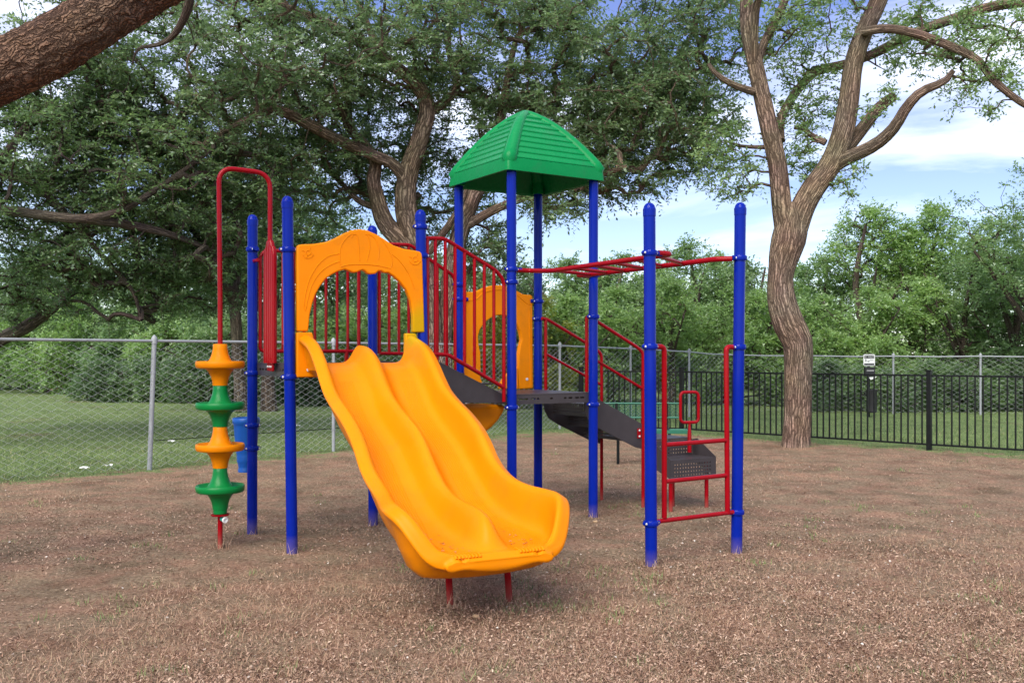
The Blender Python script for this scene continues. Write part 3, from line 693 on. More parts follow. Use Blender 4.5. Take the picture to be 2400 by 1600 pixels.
fr_ = stair_rail(FA, FB, [(1270, 746), (1282, 748), (1396, 817), (1410, 830)], [(1281, 830), (1373, 881), (1410, 902)], 1279, 1410, 914, 1176)

# transfer landing and step
LO = NA + U * .62; LO[2] = ZLAND; lw = .74
m = MB(); c = LO + U * (lw / 2) + Vv * (wid / 2); c[2] = ZLAND - .008; m.box(c, (lw, wid, .016), math.atan2(U[1], U[0])); land = m.build('landing', M['deck'], ROOT, smooth=0, bevel=.003)
TO = LO + U * .14 - Vv * .36; tw = .60
m = MB()          # back riser, perforated
xs = [0, .05]; 
while xs[-1] < tw - .08: xs += [xs[-1] + .015, xs[-1] + .036]
xs.append(tw); zs = [.50, .535, .549, .571, .585, .607, .621, .675]
O = TO + Vv * .335; O[2] = 0
m.holed(O, U, (0, 0, 1), xs, zs, lambda i, j: i % 2 == 1 and j % 2 == 1 and 1 <= i < len(xs) - 2, Vv * .006); m.build('landing_riser', M['deck'], land, smooth=0)
ZS = .515
m = MB(); c = TO + U * tw / 2 + Vv * .168; c[2] = ZS - .008; m.box(c, (tw, .334, .014), math.atan2(U[1], U[0])); step = m.build('transfer_step', M['deck'], ROOT, smooth=0, bevel=.003)
m = MB(); O = TO.copy(); O[2] = 0
m.holed(O - Vv * .006, U, (0, 0, 1), xs, [.33, .352, .366, .388, .402, .424, .438, .460, .474, ZS - .001], lambda i, j: i % 2 == 1 and j % 2 == 1 and 1 <= i < len(xs) - 2, Vv * .006); m.build('step_riser', M['deck'], step, smooth=0)
for t, sg in ((-.007, 1), (tw + .001, 1)):
    q = TO + U * t; mk = lambda v, z: np.array([*(q + Vv * v)[:2], z])
    m = MB(); m.prism([mk(-.006, .33), mk(.335, .45), mk(.335, ZLAND - .018), mk(.26, .685), mk(.0, ZS + .01), mk(-.006, ZS)], U * .006); m.build('step_side', M['deck'], step, smooth=0)
for a_, b_, z_ in ((.06, .06, .50), (.30, .30, .50), (tw - .06, .06, .50)):
    b = TO + U * a_ + Vv * b_; b[2] = -.08; t = b.copy(); t[2] = z_; m = MB(); m.tube([b, t], .021, 12); m.build('step_leg', M['red'], ROOT)
# loop handle
c = W(1616, 954, 9.85); hx, hzz = .100, .155; HU = unit(np.array([.97, .25, 0]))
loop = [c + HU * a + np.array([0, 0, b]) for a, b in ((0, -hzz), (hx, -hzz), (hx, hzz), (-hx, hzz), (-hx, -hzz), (0, -hzz))]
m = MB(); m.tube(fillet(loop, .05), .0165, 12); lh = m.build('loop_handle', M['red'], ROOT)
m = MB(); b = c + np.array([0, 0, -hzz]); g = b.copy(); g[2] = .55; mid = b.copy(); mid[2] -= .06; m2 = b.copy(); m2[2] -= .10
m.tube([b, mid, m2, g], [.014, .014, .021, .021], 12); m.build('handle_stem', M['red'], lh)

# rung ladder between the two outer posts --------------------------------
A, Bp = L1 + Vv * 0, L2
fr = plane_poly([(1536, 812), (1557, 812), (1557, 1213)], A, Bp)
m = MB(); m.tube(fillet(fr, .055), .0205, 12); lad = m.build('ladder', M['red'], ROOT)
m = MB(); m.tube(fillet(plane_poly([(1718, 813), (1702, 813), (1705, 1203)], A, Bp), .055), .0205, 12); m.build('ladder_side', M['red'], lad)
for (x0, y0, x1, y1) in ((1557, 1042, 1703, 1031), (1557, 1128, 1704, 1113), (1535, 1222, 1722, 1199)):
    m = MB(); m.tube([on(x0, y0, A, Bp), on(x1, y1, A, Bp)], .0175, 12); m.build('rung', M['red'], lad)

# overhead ladder ----------------------------------------------------------
def zz(p, z): return np.array([p[0], p[1], z])
ZO = 2.30
ins = .21
ra = [zz(T2 + U * .06, ZO + .02), zz(T2 + U * (ins), ZO + .02), zz(T2 + U * (ins + .01) + (L1 - T2) * .16, ZO - .005), zz(L1 + LD * ins + (T2 - L1) * .06, ZO), zz(L1 + LD * (ins + .0), ZO), zz(L1 + LD * .08, ZO)]
rb = [zz(T4 - U * .06, ZO), zz(T4 - U * (ins), ZO), zz(T4 - U * (ins) + (L2 - T4) * .1, ZO - .01), zz(L2 - LD * ins + (T4 - L2) * .2, ZO - .01), zz(L2 - LD * .16 + (T4 - L2) * .05, ZO), zz(L2 - LD * .07, ZO)]
m = MB(); m.tube(fillet(ra, .10), .0215, 12); oh = m.build('overhead_ladder', M['red'], ROOT)
m = MB(); m.tube(fillet(rb, .12), .0215, 12); m.build('ladder_side', M['red'], oh)
a0, a1 = ra[2], ra[3]; b0, b1 = rb[2], rb[3]
for t in np.linspace(.04, .97, 6):
    m = MB(); m.tube([a0 + (a1 - a0) * t, b0 + (b1 - b0) * t], .0165, 10); m.build('rung', M['red'], oh)

# pod climber ---------------------------------------------------------------
PB = W(516, 900, 7.85); PM = (P1 + P2) / 2
def zp(py): return z_at(py, 7.85)
hoop = [zz(PB, -.1), zz(PB, 2.0), zz(W(513, 900, 7.85), zp(392)), zz(PM, zp(392) - .02), zz(PM, 2.40)]
m = MB(); m.tube(fillet(hoop, .13, 8), .0205, 12); pole = m.build('climber_pole', M['red'], ROOT)
prof = [(.052, 0), (.056, -.004), (.058, -.04), (.066, -.08), (.080, -.118), (.098, -.146), (.112, -.158), (.158, -.162), (.170, -.158), (.178, -.143), (.188, -.140), (.194, -.148), (.195, -.165), (.191, -.188), (.182, -.197), (.150, -.201), (.118, -.203), (.104, -.214), (.088, -.236), (.074, -.265), (.064, -.30), (.059, -.338), (.030, -.3385)]
for k, col in enumerate(('orange', 'podgreen', 'orange', 'podgreen')):
    c = zz(PB, zp(806 + 96.5 * k)); m = MB(); m.lathe(prof, c, 40); m.build('pod', M[col], pole, smooth=55)
m = MB(); zb = zp(806 + 96.5 * 4); m.lathe([(.056, zb - .001), (.054, zb - .036)], (PB[0], PB[1], 0), 24); m.build('pod_collar', M['podgreen'], pole)
m = MB(); m.lathe([(.03, -.012), (.068, -.010), (.074, -.004), (.074, .004), (.03, .006)], zz(PB, zb - .045), 24); m.build('base_disc', M['red'], pole)
c = zz(PB, zp(1214)); ax = unit(np.array([.75, -.6, -.1]))
m = MB(); m.lathe([(.018, .02), (.020, .05), (.022, .062)], c, 16, axis=ax); m.build('end_plug', M['teal'], pole)
m = MB(); m.lathe([(.024, .060), (.025, .075), (.018, .077), (.016, .070), (.004, .069)], c, 18, axis=ax); m.build('end_cap', M['white'], pole)

# grip panel of upright tubes in the opening
ed = unit(np.array([*(P2 - P1)[:2], 0])); en = np.array([ed[1], -ed[0], 0]);  en = en if en[1] < 0 else -en
gp = MB(); gp.box(zz(PM + ed * .015, ZL - .03), (.15, .02, .075), math.atan2(ed[1], ed[0])); g0 = gp.build('grip_panel', M['red'], ROOT, bevel=.006)
for k, (q, h) in enumerate(((-.10, 2.43), (-.05, 2.485), (.0, 2.50), (.05, 2.485), (.10, 2.43))):
    p = PM + ed * q; m = MB(); m.tube(fillet([zz(p, ZL - .0), zz(p + ed * .0, h - .04), zz(p - np.sign(q) * ed * .028, h + .005)], .03), [.025] * 1 if False else .025, 12); m.build('grip_tube', M['red'], g0)
for k in (-1, 0, 1):
    m = MB(); m.lathe([(.010, 0), (.010, .004), (.005, .008)], zz(PM + ed * (.015 + k * .045), ZL - .03) + np.array([-ed[1], ed[0], 0]) * -.0105, 10, axis=-np.array([-ed[1], ed[0], 0])); m.build('bolt', M['bolt'], g0)
lp = [zz(P2 - ed * .05, 2.37), zz(P2 - ed * .15, 2.37), zz(P2 - ed * .15, 1.63), zz(P2 - ed * .05, 1.63)]
m = MB(); m.tube(fillet(lp, .04), .0155, 10); m.build('grip_loop', M['red'], ROOT)
lp = [zz(P1 + ed * .05, 2.37), zz(P1 + ed * .15, 2.37), zz(P1 + ed * .15, 1.63), zz(P1 + ed * .05, 1.63)]
m = MB(); m.tube(fillet(lp[:2], .04), .0155, 10); m.build('grip_loop', M['red'], ROOT)

# blue talk funnel behind the left post
FC = W(577, 900, 8.72); zf = lambda py: z_at(py, 8.72)
prof = []
for r, py in ((.02, 985), (.108, 985), (.112, 978), (.121, 980), (.122, 990), (.113, 993), (.108, 1000), (.100, 1030), (.089, 1058), (.082, 1068), (.085, 1071), (.081, 1075), (.084, 1079), (.077, 1083), (.070, 1092), (.068, 1096), (.073, 1099), (.072, 1105), (.03, 1106)):
    prof.append((r, zf(py)))
n = 36; V = []
for i, (r, z) in enumerate(prof):
    for j in range(n):
        t = 2 * math.pi * j / n; fl = 1 + (.03 * math.sin(9 * t) if 6 <= i <= 8 else 0); V.append((FC[0] + r * fl * math.cos(t), FC[1] + r * fl * math.sin(t), z))
m = MB(); m.add(V, [(i * n + j, i * n + (j + 1) % n, (i + 1) * n + (j + 1) % n, (i + 1) * n + j) for i in range(len(prof) - 1) for j in range(n)] + [tuple(range(n)), tuple((len(prof) - 1) * n + j for j in range(n))])
fun = m.build('talk_funnel', M['cupblue'], ROOT, smooth=50)
for py in (996, 1050):
    m = MB(); p0 = zz(P1, z_at(py, 8.44)); p1 = zz(FC, z_at(py, 8.44)); m.tube([p0, p1], .02, 10); m.build('funnel_bracket', M['blue'], fun)

# ------------------------------------------------------------------ chain-link fence
def chain_fence():
    root = empty('chain_link_fence', (LINK[1][0], LINK[1][1], 0)); tag(root, 'galvanised chain-link fence with top rail running behind the play structure', 'fence')
    tops = []
    for i, (x, y) in enumerate(LINK):
        zt_ = 1.75 if i < 5 else [1.70, 1.63, 1.56, 1.53, 1.52, 1.52, 1.52][i - 5]; zg = float(ground_z(x, y)); tops.append(np.array([x, y, zt_]))
        lean = .07 if i == 1 else 0
        m = MB(); m.tube([(x - lean, y, zg - .1), (x, y, zt_)], .033 if i in (1, 7) else .027, 12)
        o = m.build('fence_post', M['zinc'], root)
        m = MB(); m.lathe([(.040, -.05), (.042, 0), (.040, .03), (.026, .055), (.006, .075)], (x, y, zt_), 12); m.build('post_cap', M['zinc'], o)
        if i < 8:
            for zb in (.35, .8, 1.3):
                m = MB(); m.lathe([(.036, -.012), (.037, .012)], (x - lean * (1 - zb / zt_), y, zb), 12, cap=False); m.build('tie_band', M['zinc'], o)
    for i in range(len(LINK) - 1):
        a, b = tops[i], tops[i + 1]; m = MB()
        sagz = -.015 if i > 5 else 0
        m.tube([a + [0, 0, -.01], (a + b) / 2 + [0, 0, -.01 + sagz], b + [0, 0, -.01]], .020, 10); m.build('top_rail', M['zinc'], root)
        # woven wire: zig-zag strands, one part per bay
        ln = np.linalg.norm((b - a)[:2]); d = (b - a) / ln; w = .085 if i < 4 else .11; nst = int(ln / w); rise = .045 if i < 4 else .06
        V = []; F = []; rw = .0027; nn = np.array([-d[1], d[0], 0])
        for q in range(nst):
            x0 = (q + .5) * ln / nst; h0 = .04; k = int((min(a[2], b[2]) - .06) / rise)
            o0 = len(V)
            for s in range(k + 1):
                t = x0 + (.47 * w if ((s + q) % 2 == 0) else -.47 * w); zc = h0 + s * rise
                p = a + d * t; zg = float(ground_z(p[0], p[1])); bow = .012 * math.sin(t * 2.1 + zc * 3)
                c = np.array([p[0], p[1], zg + zc]) + nn * (bow + (.004 if s % 2 else -.004))
                V += [c + d * rw - nn * rw, c - d * rw - nn * rw, c + nn * rw]
            for s in range(k):
                e0 = o0 + 3 * s
                F += [(e0 + j, e0 + (j + 1) % 3, e0 + 3 + (j + 1) % 3, e0 + 3 + j) for j in range(3)]
        m = MB(); m.add(V, F); o = m.build('wire_mesh', M['wire'], root, smooth=0); o['kind'] = 'stuff'
    # low tension wire
    m = MB(); P = [(x, y, .38 + .02 * math.sin(x * 3)) for x, y in LINK[1:5]]; m.tube(P, .006, 6); m.build('tension_wire', M['iron'], root)
chain_fence()

# ------------------------------------------------------------------ black iron picket fence
def iron_fence():
    root = empty('picket_fence', (IRON[1][0], IRON[1][1], 0)); tag(root, 'low black iron picket fence behind the forked tree', 'fence')
    pm = MB(); pm.box((0, 0, .63), (.022, .022, 1.16)); pk_ = None
    for i, (x, y) in enumerate(IRON):
        m = MB(); m.box((x, y, .60), (.075, .075, 1.36), .8); o = m.build('fence_post', M['iron'], root, bevel=.004)
        m = MB(); m.box((x, y, 1.288), (.088, .088, .02), .8); m.build('post_cap', M['iron'], o)
    for i in range(len(IRON) - 1):
        a = np.array([*IRON[i], 0.]); b = np.array([*IRON[i + 1], 0.]); ln = np.linalg.norm(b - a); d = (b - a) / ln; ang = math.atan2(d[1], d[0])
        for z in (1.205, .065):
            m = MB(); c = (a + b) / 2; c[2] = z; m.box(c, (ln - .06, .028, .03), ang); m.build('rail', M['iron'], root)
        n = int(ln / .115)
        for k in range(1, n):
            p = a + d * (ln * k / n)
            if pk_ is None:
                pk_ = pm.build('picket', M['iron'], root, base=(0, 0, 0)); pk_.location = tuple(p - np.array(root['_b'])); pk_.rotation_euler = (0, 0, ang)
            else:
                c = pk_.copy(); COL.objects.link(c); c.location = tuple(p - np.array(root['_b'])); c.rotation_euler = (0, 0, ang)
iron_fence()

# ------------------------------------------------------------------ green mesh bench
def bench():
    base = W(1510, 1060, 13.9); base[2] = 0
    root = empty('park_bench', base); tag(root, 'green expanded-metal park bench half hidden behind the stairs', 'bench')
    x0, x1 = 1.33, 2.47; yb, ys = 14.05, 13.75
    def panel(name, O, X, Y, w, h, th):
        O = np.array(O, float); X = np.array(X, float); Y = np.array(Y, float)
        m = MB()
        for a, b in (((0, 0), (w, 0)), ((w, 0), (w, h)), ((w, h), (0, h)), ((0, h), (0, 0))):
            m.tube([O + X * a[0] + Y * a[1], O + X * b[0] + Y * b[1]], .014, 8)
        fr = m.build(name, M['benchgreen'], root)
        m = MB(); st = .045
        for sg in (1, -1):
            k = -h
            while k < w:
                t0 = max(0, -k) ; t1 = min(h, w - k)
                if sg == 1: p, q = (k + t0, t0), (k + t1, t1)
                else: p, q = (k + t0, h - t0), (k + t1, h - t1)
                if t1 > t0: m.tube([O + X * p[0] + Y * p[1], O + X * q[0] + Y * q[1]], .003, 4)
                k += st
        o = m.build('expanded_metal', M['benchgreen'], fr, smooth=0); o['kind'] = 'stuff'
        return fr
    panel('backrest', (x0, yb, .63), (1, 0, 0), (0, .08, .99), x1 - x0, .21, .01)
    panel('seat', (x0 + .02, ys + .27, .455), (1, 0, 0), (0, -1, -.02), x1 - x0 + .06, .36, .01)
    m = MB(); m.box(((x0 + x1) / 2 + .05, ys - .10, .452), (x1 - x0 + .06, .012, .05)); m.build('seat_edge', M['benchgreen'], root, bevel=.004)
    for x in (x0 + .2, x1 - .2):
        m = MB(); m.tube(fillet([(x, yb + .02, .84), (x, yb, .48), (x, ys + .1, .43), (x, ys + .1, -.05)], .05), .022, 10); m.build('leg', M['iron'], root)
bench()

# ------------------------------------------------------------------ pet waste station
def station():
    d = 24.3; c = W(2037, 960, d); c[2] = 0
    root = empty('pet_waste_station', c); tag(root, 'black pet waste station with sign, bag box and bin behind the picket fence', 'waste station')
    s = d / FPX
    m = MB(); m.box((c[0], c[1] + .04, .75), (.05, .05, 1.6)); m.build('pole', M['iron'], root)
    def rr(w, h, r, z, y):
        P = []
        for sx, sz, a0 in ((1, 1, 0), (-1, 1, 90), (-1, -1, 180), (1, -1, 270)):
            for k in range(5): a = R_(a0 + k * 22.5); P.append((c[0] + sx * (w / 2 - r) + r * math.cos(a), y, z + sz * (h / 2 - r) + r * math.sin(a)))
        return P
    zs = z_at(843.5, d); w = 27 * s
    m = MB(); m.prism(rr(w, w, .03, zs, c[1]), (0, -.006, 0)); sg = m.build('sign', M['white'], root, smooth=0)
    def strip(x, z, ww, hh, mt, name):
        m = MB(); m.prism([(c[0] + x - ww / 2, c[1] - .0085, z - hh / 2), (c[0] + x + ww / 2, c[1] - .0085, z - hh / 2), (c[0] + x + ww / 2, c[1] - .0085, z + hh / 2), (c[0] + x - ww / 2, c[1] - .0085, z + hh / 2)], (0, -.002, 0)); return m.build(name, mt, sg, smooth=0)
    strip(0, zs + .083, w * .86, .075, M['black'], 'sign_band'); strip(0, zs - .107, w * .86, .042, M['black'], 'sign_band')
    strip(-.085, zs - .005, .022, .07, M['black'], 'pictogram'); strip(-.02, zs - .035, .05, .02, M['black'], 'pictogram'); strip(.055, zs - .0, .10, .012, M['zinc'], 'pictogram')
    f = bpy.data.curves.new('lettering', 'FONT'); f.body = 'PET WASTE'; f.size = .052; f.align_x = 'CENTER'; f.align_y = 'CENTER'; f.extrude = .001
    tmp = bpy.data.objects.new('lettering', f); lm = bpy.data.meshes.new_from_object(tmp); bpy.data.objects.remove(tmp); lm.materials.clear()
    fo = bpy.data.objects.new('lettering', lm); COL.objects.link(fo); fo.parent = sg; fo.rotation_euler = (R_(90), 0, 0); fo.location = (0, -.0125, zs + .083); lm.materials.append(M['white'])
    m = MB(); m.box((c[0] + .0, c[1] - .02, z_at(871, d)), (23 * s, .12, 22 * s)); bx = m.build('bag_box', M['black'], root, bevel=.008)
    m = MB(); m.box((c[0], c[1] - .083, z_at(868, d)), (.18, .004, .012)); m.build('box_stripe', M['white'], bx)
    m = MB(); m.prism([(c[0] - .03, c[1] - .06, z_at(884, d)), (c[0] + .15, c[1] - .06, z_at(882, d)), (c[0] + .17, c[1] - .06, z_at(883, d)), (c[0] + .02, c[1] - .06, z_at(890, d))], (0, -.01, 0)); m.build('waste_bag', M['white'], root, smooth=0)
    m = MB(); m.lathe([(.10, z_at(966, d)), (.125, z_at(964, d)), (.13, z_at(916, d)), (.137, z_at(914, d)), (.137, z_at(912, d)), (.05, z_at(911.5, d))], (c[0] + .02, c[1] - .12, 0), 24); m.build('bin', M['black'], root)
station()

# ------------------------------------------------------------------ trees
def resample(pts, step):
    P = smoothline(pts, 5); seg = np.linalg.norm(np.diff(P[:, :3], axis=0), axis=1); t = np.concatenate([[0], np.cumsum(seg)])
    n = max(2, int(t[-1] / step) + 1); q = np.linspace(0, t[-1], n)
    return np.stack([np.interp(q, t, P[:, k]) for k in range(P.shape[1])], 1)
def foliage(C, D, rg, m, k, tl, ll, droop=.35, flat=.55, wr=.46):
    """leaf rhombs on m twigs round each spray centre C (n,3) with heading D; returns (N,4,3) and twig lines"""
    n = len(C)
    d = rg.normal(size=(n, m, 3)); d[..., 2] *= flat; d = unit(d) + D[:, None, :] * .35; d = unit(d)
    ln = tl * rg.uniform(.45, 1.1, (n, m, 1))
    t = (np.arange(k) + rg.uniform(.1, .9, (n, m, k))) / k
    p = C[:, None, None, :] + d[:, :, None, :] * (t * ln)[..., None]
    p[..., 2] -= droop * (t ** 2) * ln * .6
    up = np.array([0, 0, 1.]); sd = unit(np.cross(d, up + rg.normal(0, .3, d.shape)))
    alt = np.where(np.arange(k) % 2 == 0, 1., -1.)[None, None, :, None]
    a = unit(d[:, :, None, :] * .55 + sd[:, :, None, :] * alt * .8 + rg.normal(0, .35, p.shape) + np.array([0, 0, -.15]))
    nr = unit(np.array([0, 0, 1.]) + rg.normal(0, .55, p.shape)); b = unit(np.cross(a, nr))
    l = ll * rg.uniform(.6, 1.25, p.shape[:-1])[..., None]
    q = np.stack([p, p + a * l * .48 + b * l * wr * .5, p + a * l, p + a * l * .52 - b * l * wr * .5], -2)
    tw0 = np.repeat(C[:, None, :], m, 1); tw1 = C[:, None, :] + d * ln; tw1[..., 2] -= droop * ln[..., 0] * .6
    return q.reshape(-1, 4, 3), tw0.reshape(-1, 3), tw1.reshape(-1, 3), d.reshape(-1, 3)
def spray_points(blobs, rg):
    out = []
    for (c, r, n) in blobs:
        v = unit(rg.normal(size=(n, 3))) * rg.uniform(.15, 1, (n, 1)) ** .45
        out.append(np.array(c) + v * np.array(r))
    return np.vstack(out)
def tree(name, label, limbs, blobs, leafm, barkm, seed, m=9, k=12, tl=.45, ll=.07, droop=.35, sides=12, group=None, twigs=True, tip=.006, base=None, wob=.10, maxr=.05, cat='tree', flat=.55):
    """limbs: polylines of (x, y, z, radius); blobs: (centre, radii, sprays) of the crown. Branches grow from the limbs to the sprays."""
    rg = np.random.default_rng(seed)
    L_ = [resample(l, .16 if sides > 8 else .3) for l in limbs]
    if base is None: base = (L_[0][0][0], L_[0][0][1], 0)
    root = empty(name, base); tag(root, label, cat, group)
    mb = MB()
    for i, l in enumerate(L_):
        sd_ = sides
        mb.tube(l[:, :3], l[:, 3], sd_, wob=wob, seed=seed + i, uvscale=max(1, round(float(l[:, 3].mean()) * 9) or 1))
    nodes = np.vstack([l[:, :3] for l in L_]); first = len(nodes)
    S = spray_points(blobs, rg); S = S[np.argsort(np.min(np.linalg.norm(S[:, None, :] - nodes[None, ::3, :], axis=2), axis=1))]
    allowed = np.concatenate([l[:, 3] < 1.01 * max(maxr * 6, .01) for l in L_]) if False else np.ones(first, bool)
    N_ = [nodes]; cnt = 0
    pool = np.empty((first + len(S) * 5, 3)); pool[:first] = nodes; par = np.full(len(pool), -1); nn = first; heads = []; paths = []
    weight = np.zeros(len(pool))
    for s in S:
        dv = pool[:nn] - s; dist = np.einsum('ij,ij->i', dv, dv) + 1.2 * np.maximum(0, pool[:nn, 2] - s[2])
        j = int(np.argmin(dist)); a = pool[j]; ln = np.linalg.norm(s - a)
        bend = rg.normal(0, .13, 3) * ln + np.array([0, 0, .10 * ln])
        ids = [j]
        for q in (.2, .4, .6, .8, 1.0):
            p = a + (s - a) * q + bend * 4 * q * (1 - q) + rg.normal(0, .025, 3) * ln * (q < 1)
            pool[nn] = p; par[nn] = ids[-1]; ids.append(nn); nn += 1
        paths.append(ids); heads.append(unit(s - a))
        g = j
        while g >= first: weight[g] += 1; g = par[g]
        for g in ids[1:]: weight[g] += 1
    for ids in paths:
        r = np.minimum(maxr, tip * np.maximum(1, weight[ids]) ** .55); r[0] = r[1]
        if twigs: mb.tube(pool[ids], r, 5, cap=False, uvscale=1)
        else: mb.tube(pool[[ids[0], ids[2], ids[5]]], r[[0, 2, 5]], 3, cap=False, uvscale=1)
    bk = mb.build('trunk', barkm, root, smooth=60)
    q, t0, t1, dd = foliage(S, np.array(heads), rg, m, k, tl, ll, droop, flat)
    if twigs: fast_mesh('crown', q, 4, leafm, root, base)
    else:
        q[:, 1] += (q[:, 1] - q[:, 3]) * .55; fast_mesh('crown', np.ascontiguousarray(q[:, :3]), 3, leafm, root, base)
    if twigs:
        w = np.cross(dd, np.array([.3, -1, .2])); w = unit(w) * tip * .45
        fast_mesh('twigs', np.stack([t0 - w, t0 + w, t1], 1), 3, barkm, root, base)['kind'] = 'stuff'
    return root
def PL(pts, d, r):
    """limb from photo positions: (px, py[, depth offset]) at distance d, radii r (list of start..end)"""
    out = []; n = len(pts)
    for i, p in enumerate(pts):
        q = W(p[0], p[1], d + (p[2] if len(p) > 2 else 0)); out.append((*q, float(np.interp(i, np.linspace(0, n - 1, len(r)), r))))
    return out
def BL(px, py, d, rx, ry, rz, n): return (W(px, py, d), (rx, ry, rz), n)

# forked tree on the right ------------------------------------------------
D = 16.4
tree('forked_tree', 'tall forked tree with crooked bare trunk standing before the black picket fence', [
    PL([(1865, 1072), (1865, 1052), (1866, 1034), (1870, 910), (1871, 834), (1868, 800), (1848, 757), (1833, 706), (1829, 665), (1832, 630), (1838, 600), (1850, 553), (1855, 515), (1858, 475)], D, [.36, .275, .24, .235, .245, .255, .26, .235, .212, .215, .25, .285, .23, .10]),
    PL([(1842, 545), (1832, 480), (1823, 390), (1804, 306), (1787, 230), (1770, 153), (1754, 77), (1750, 0), (1745, -60), (1730, -200)], D, [.185, .165, .15, .135, .12, .11, .095]),
    PL([(1862, 545), (1880, 490), (1905, 445), (1948, 383), (1976, 306), (1990, 230), (2000, 153), (2025, 77), (2060, 0), (2100, -120)], D, [.20, .20, .195, .19, .17, .155, .145, .135]),
    PL([(1772, 165, 0), (1785, 115, .2), (1812, 60, .5), (1840, 0, .8), (1860, -80, 1)], D, [.075, .075, .07, .06]),
    PL([(1768, 175), (1770, 40, -.3), (1785, -20, -.5), (1820, -80, -.6)], D, [.07, .06, .05]),
    PL([(1935, 400, 0), (1975, 376, -.1), (2050, 340, -.3), (2095, 300, -.6), (2125, 252, -.8), (2160, 215, -1), (2212, 192, -1.1), (2235, 165, -1.2)], D, [.14, .12, .105, .095, .085, .075, .06, .04]),
    PL([(1955, 380, .1), (1990, 340, .1), (2030, 290, .1), (2060, 252, .1), (2095, 226, .1)], D, [.13, .12, .105, .095, .085]),
    PL([(1830, 330, .2), (1830, 280, .4), (1860, 225, .7), (1910, 170, .9), (1985, 150, 1.0), (2060, 120, 1.0), (2150, 75, .8), (2250, 40, .6), (2330, 15, .4), (2450, 0, .2)], D, [.075, .075, .075, .08, .085, .09, .09, .085, .08]),
    PL([(2020, 75, -.2), (2080, 68, -.4), (2150, 80, -.6), (2230, 110, -.8), (2290, 140, -1), (2330, 190, -1.2), (2400, 245, -1.3), (2460, 270, -1.3)], D, [.075, .07, .065, .055, .05]),
    PL([(1765, 215, -.1), (1720, 200, -.2), (1680, 175, -.3), (1660, 150, -.3)], D, [.07, .055, .045, .035]),
    PL([(1800, 345, .1), (1770, 345, .2), (1735, 342, .4), (1700, 330, .6)], D, [.04, .03, .02]),
    PL([(1935, 335, .2), (1905, 320, .3), (1880, 300, .4), (1862, 300, .5)], D, [.06, .05, .04, .03]),
], [BL(1720, 420, D, .45, .5, .5, 26), BL(1690, 330, D, .5, .6, .5, 30), BL(1845, 110, D + .5, .7, .8, .8, 40), BL(1900, 60, D + .3, .8, .8, .7, 40), BL(1850, 300, D + .5, .55, .7, .7, 36),
    BL(1910, 220, D + .6, .6, .7, .7, 36), BL(1885, 400, D + .4, .35, .5, .45, 18), BL(1985, 420, D - .1, .35, .4, .35, 14), BL(2050, 250, D, .45, .5, .4, 12), BL(2200, 60, D - .2, 1.0, 1.0, .6, 46),
    BL(2320, 120, D - .6, .9, .9, .7, 50), BL(2290, 210, D - 1, .55, .6, .45, 22), BL(2150, 130, D + .2, .8, .8, .4, 26), BL(2060, 20, D + .3, .9, .8, .5, 36), BL(2360, 40, D, .8, .9, .6, 40), BL(1890, -60, D, 1.6, 1.5, .8, 60)],
    M['leaf_mid'], M['bark'], 11, m=6, k=8, tl=.30, ll=.075, sides=20, tip=.005, wob=.055, maxr=.03)

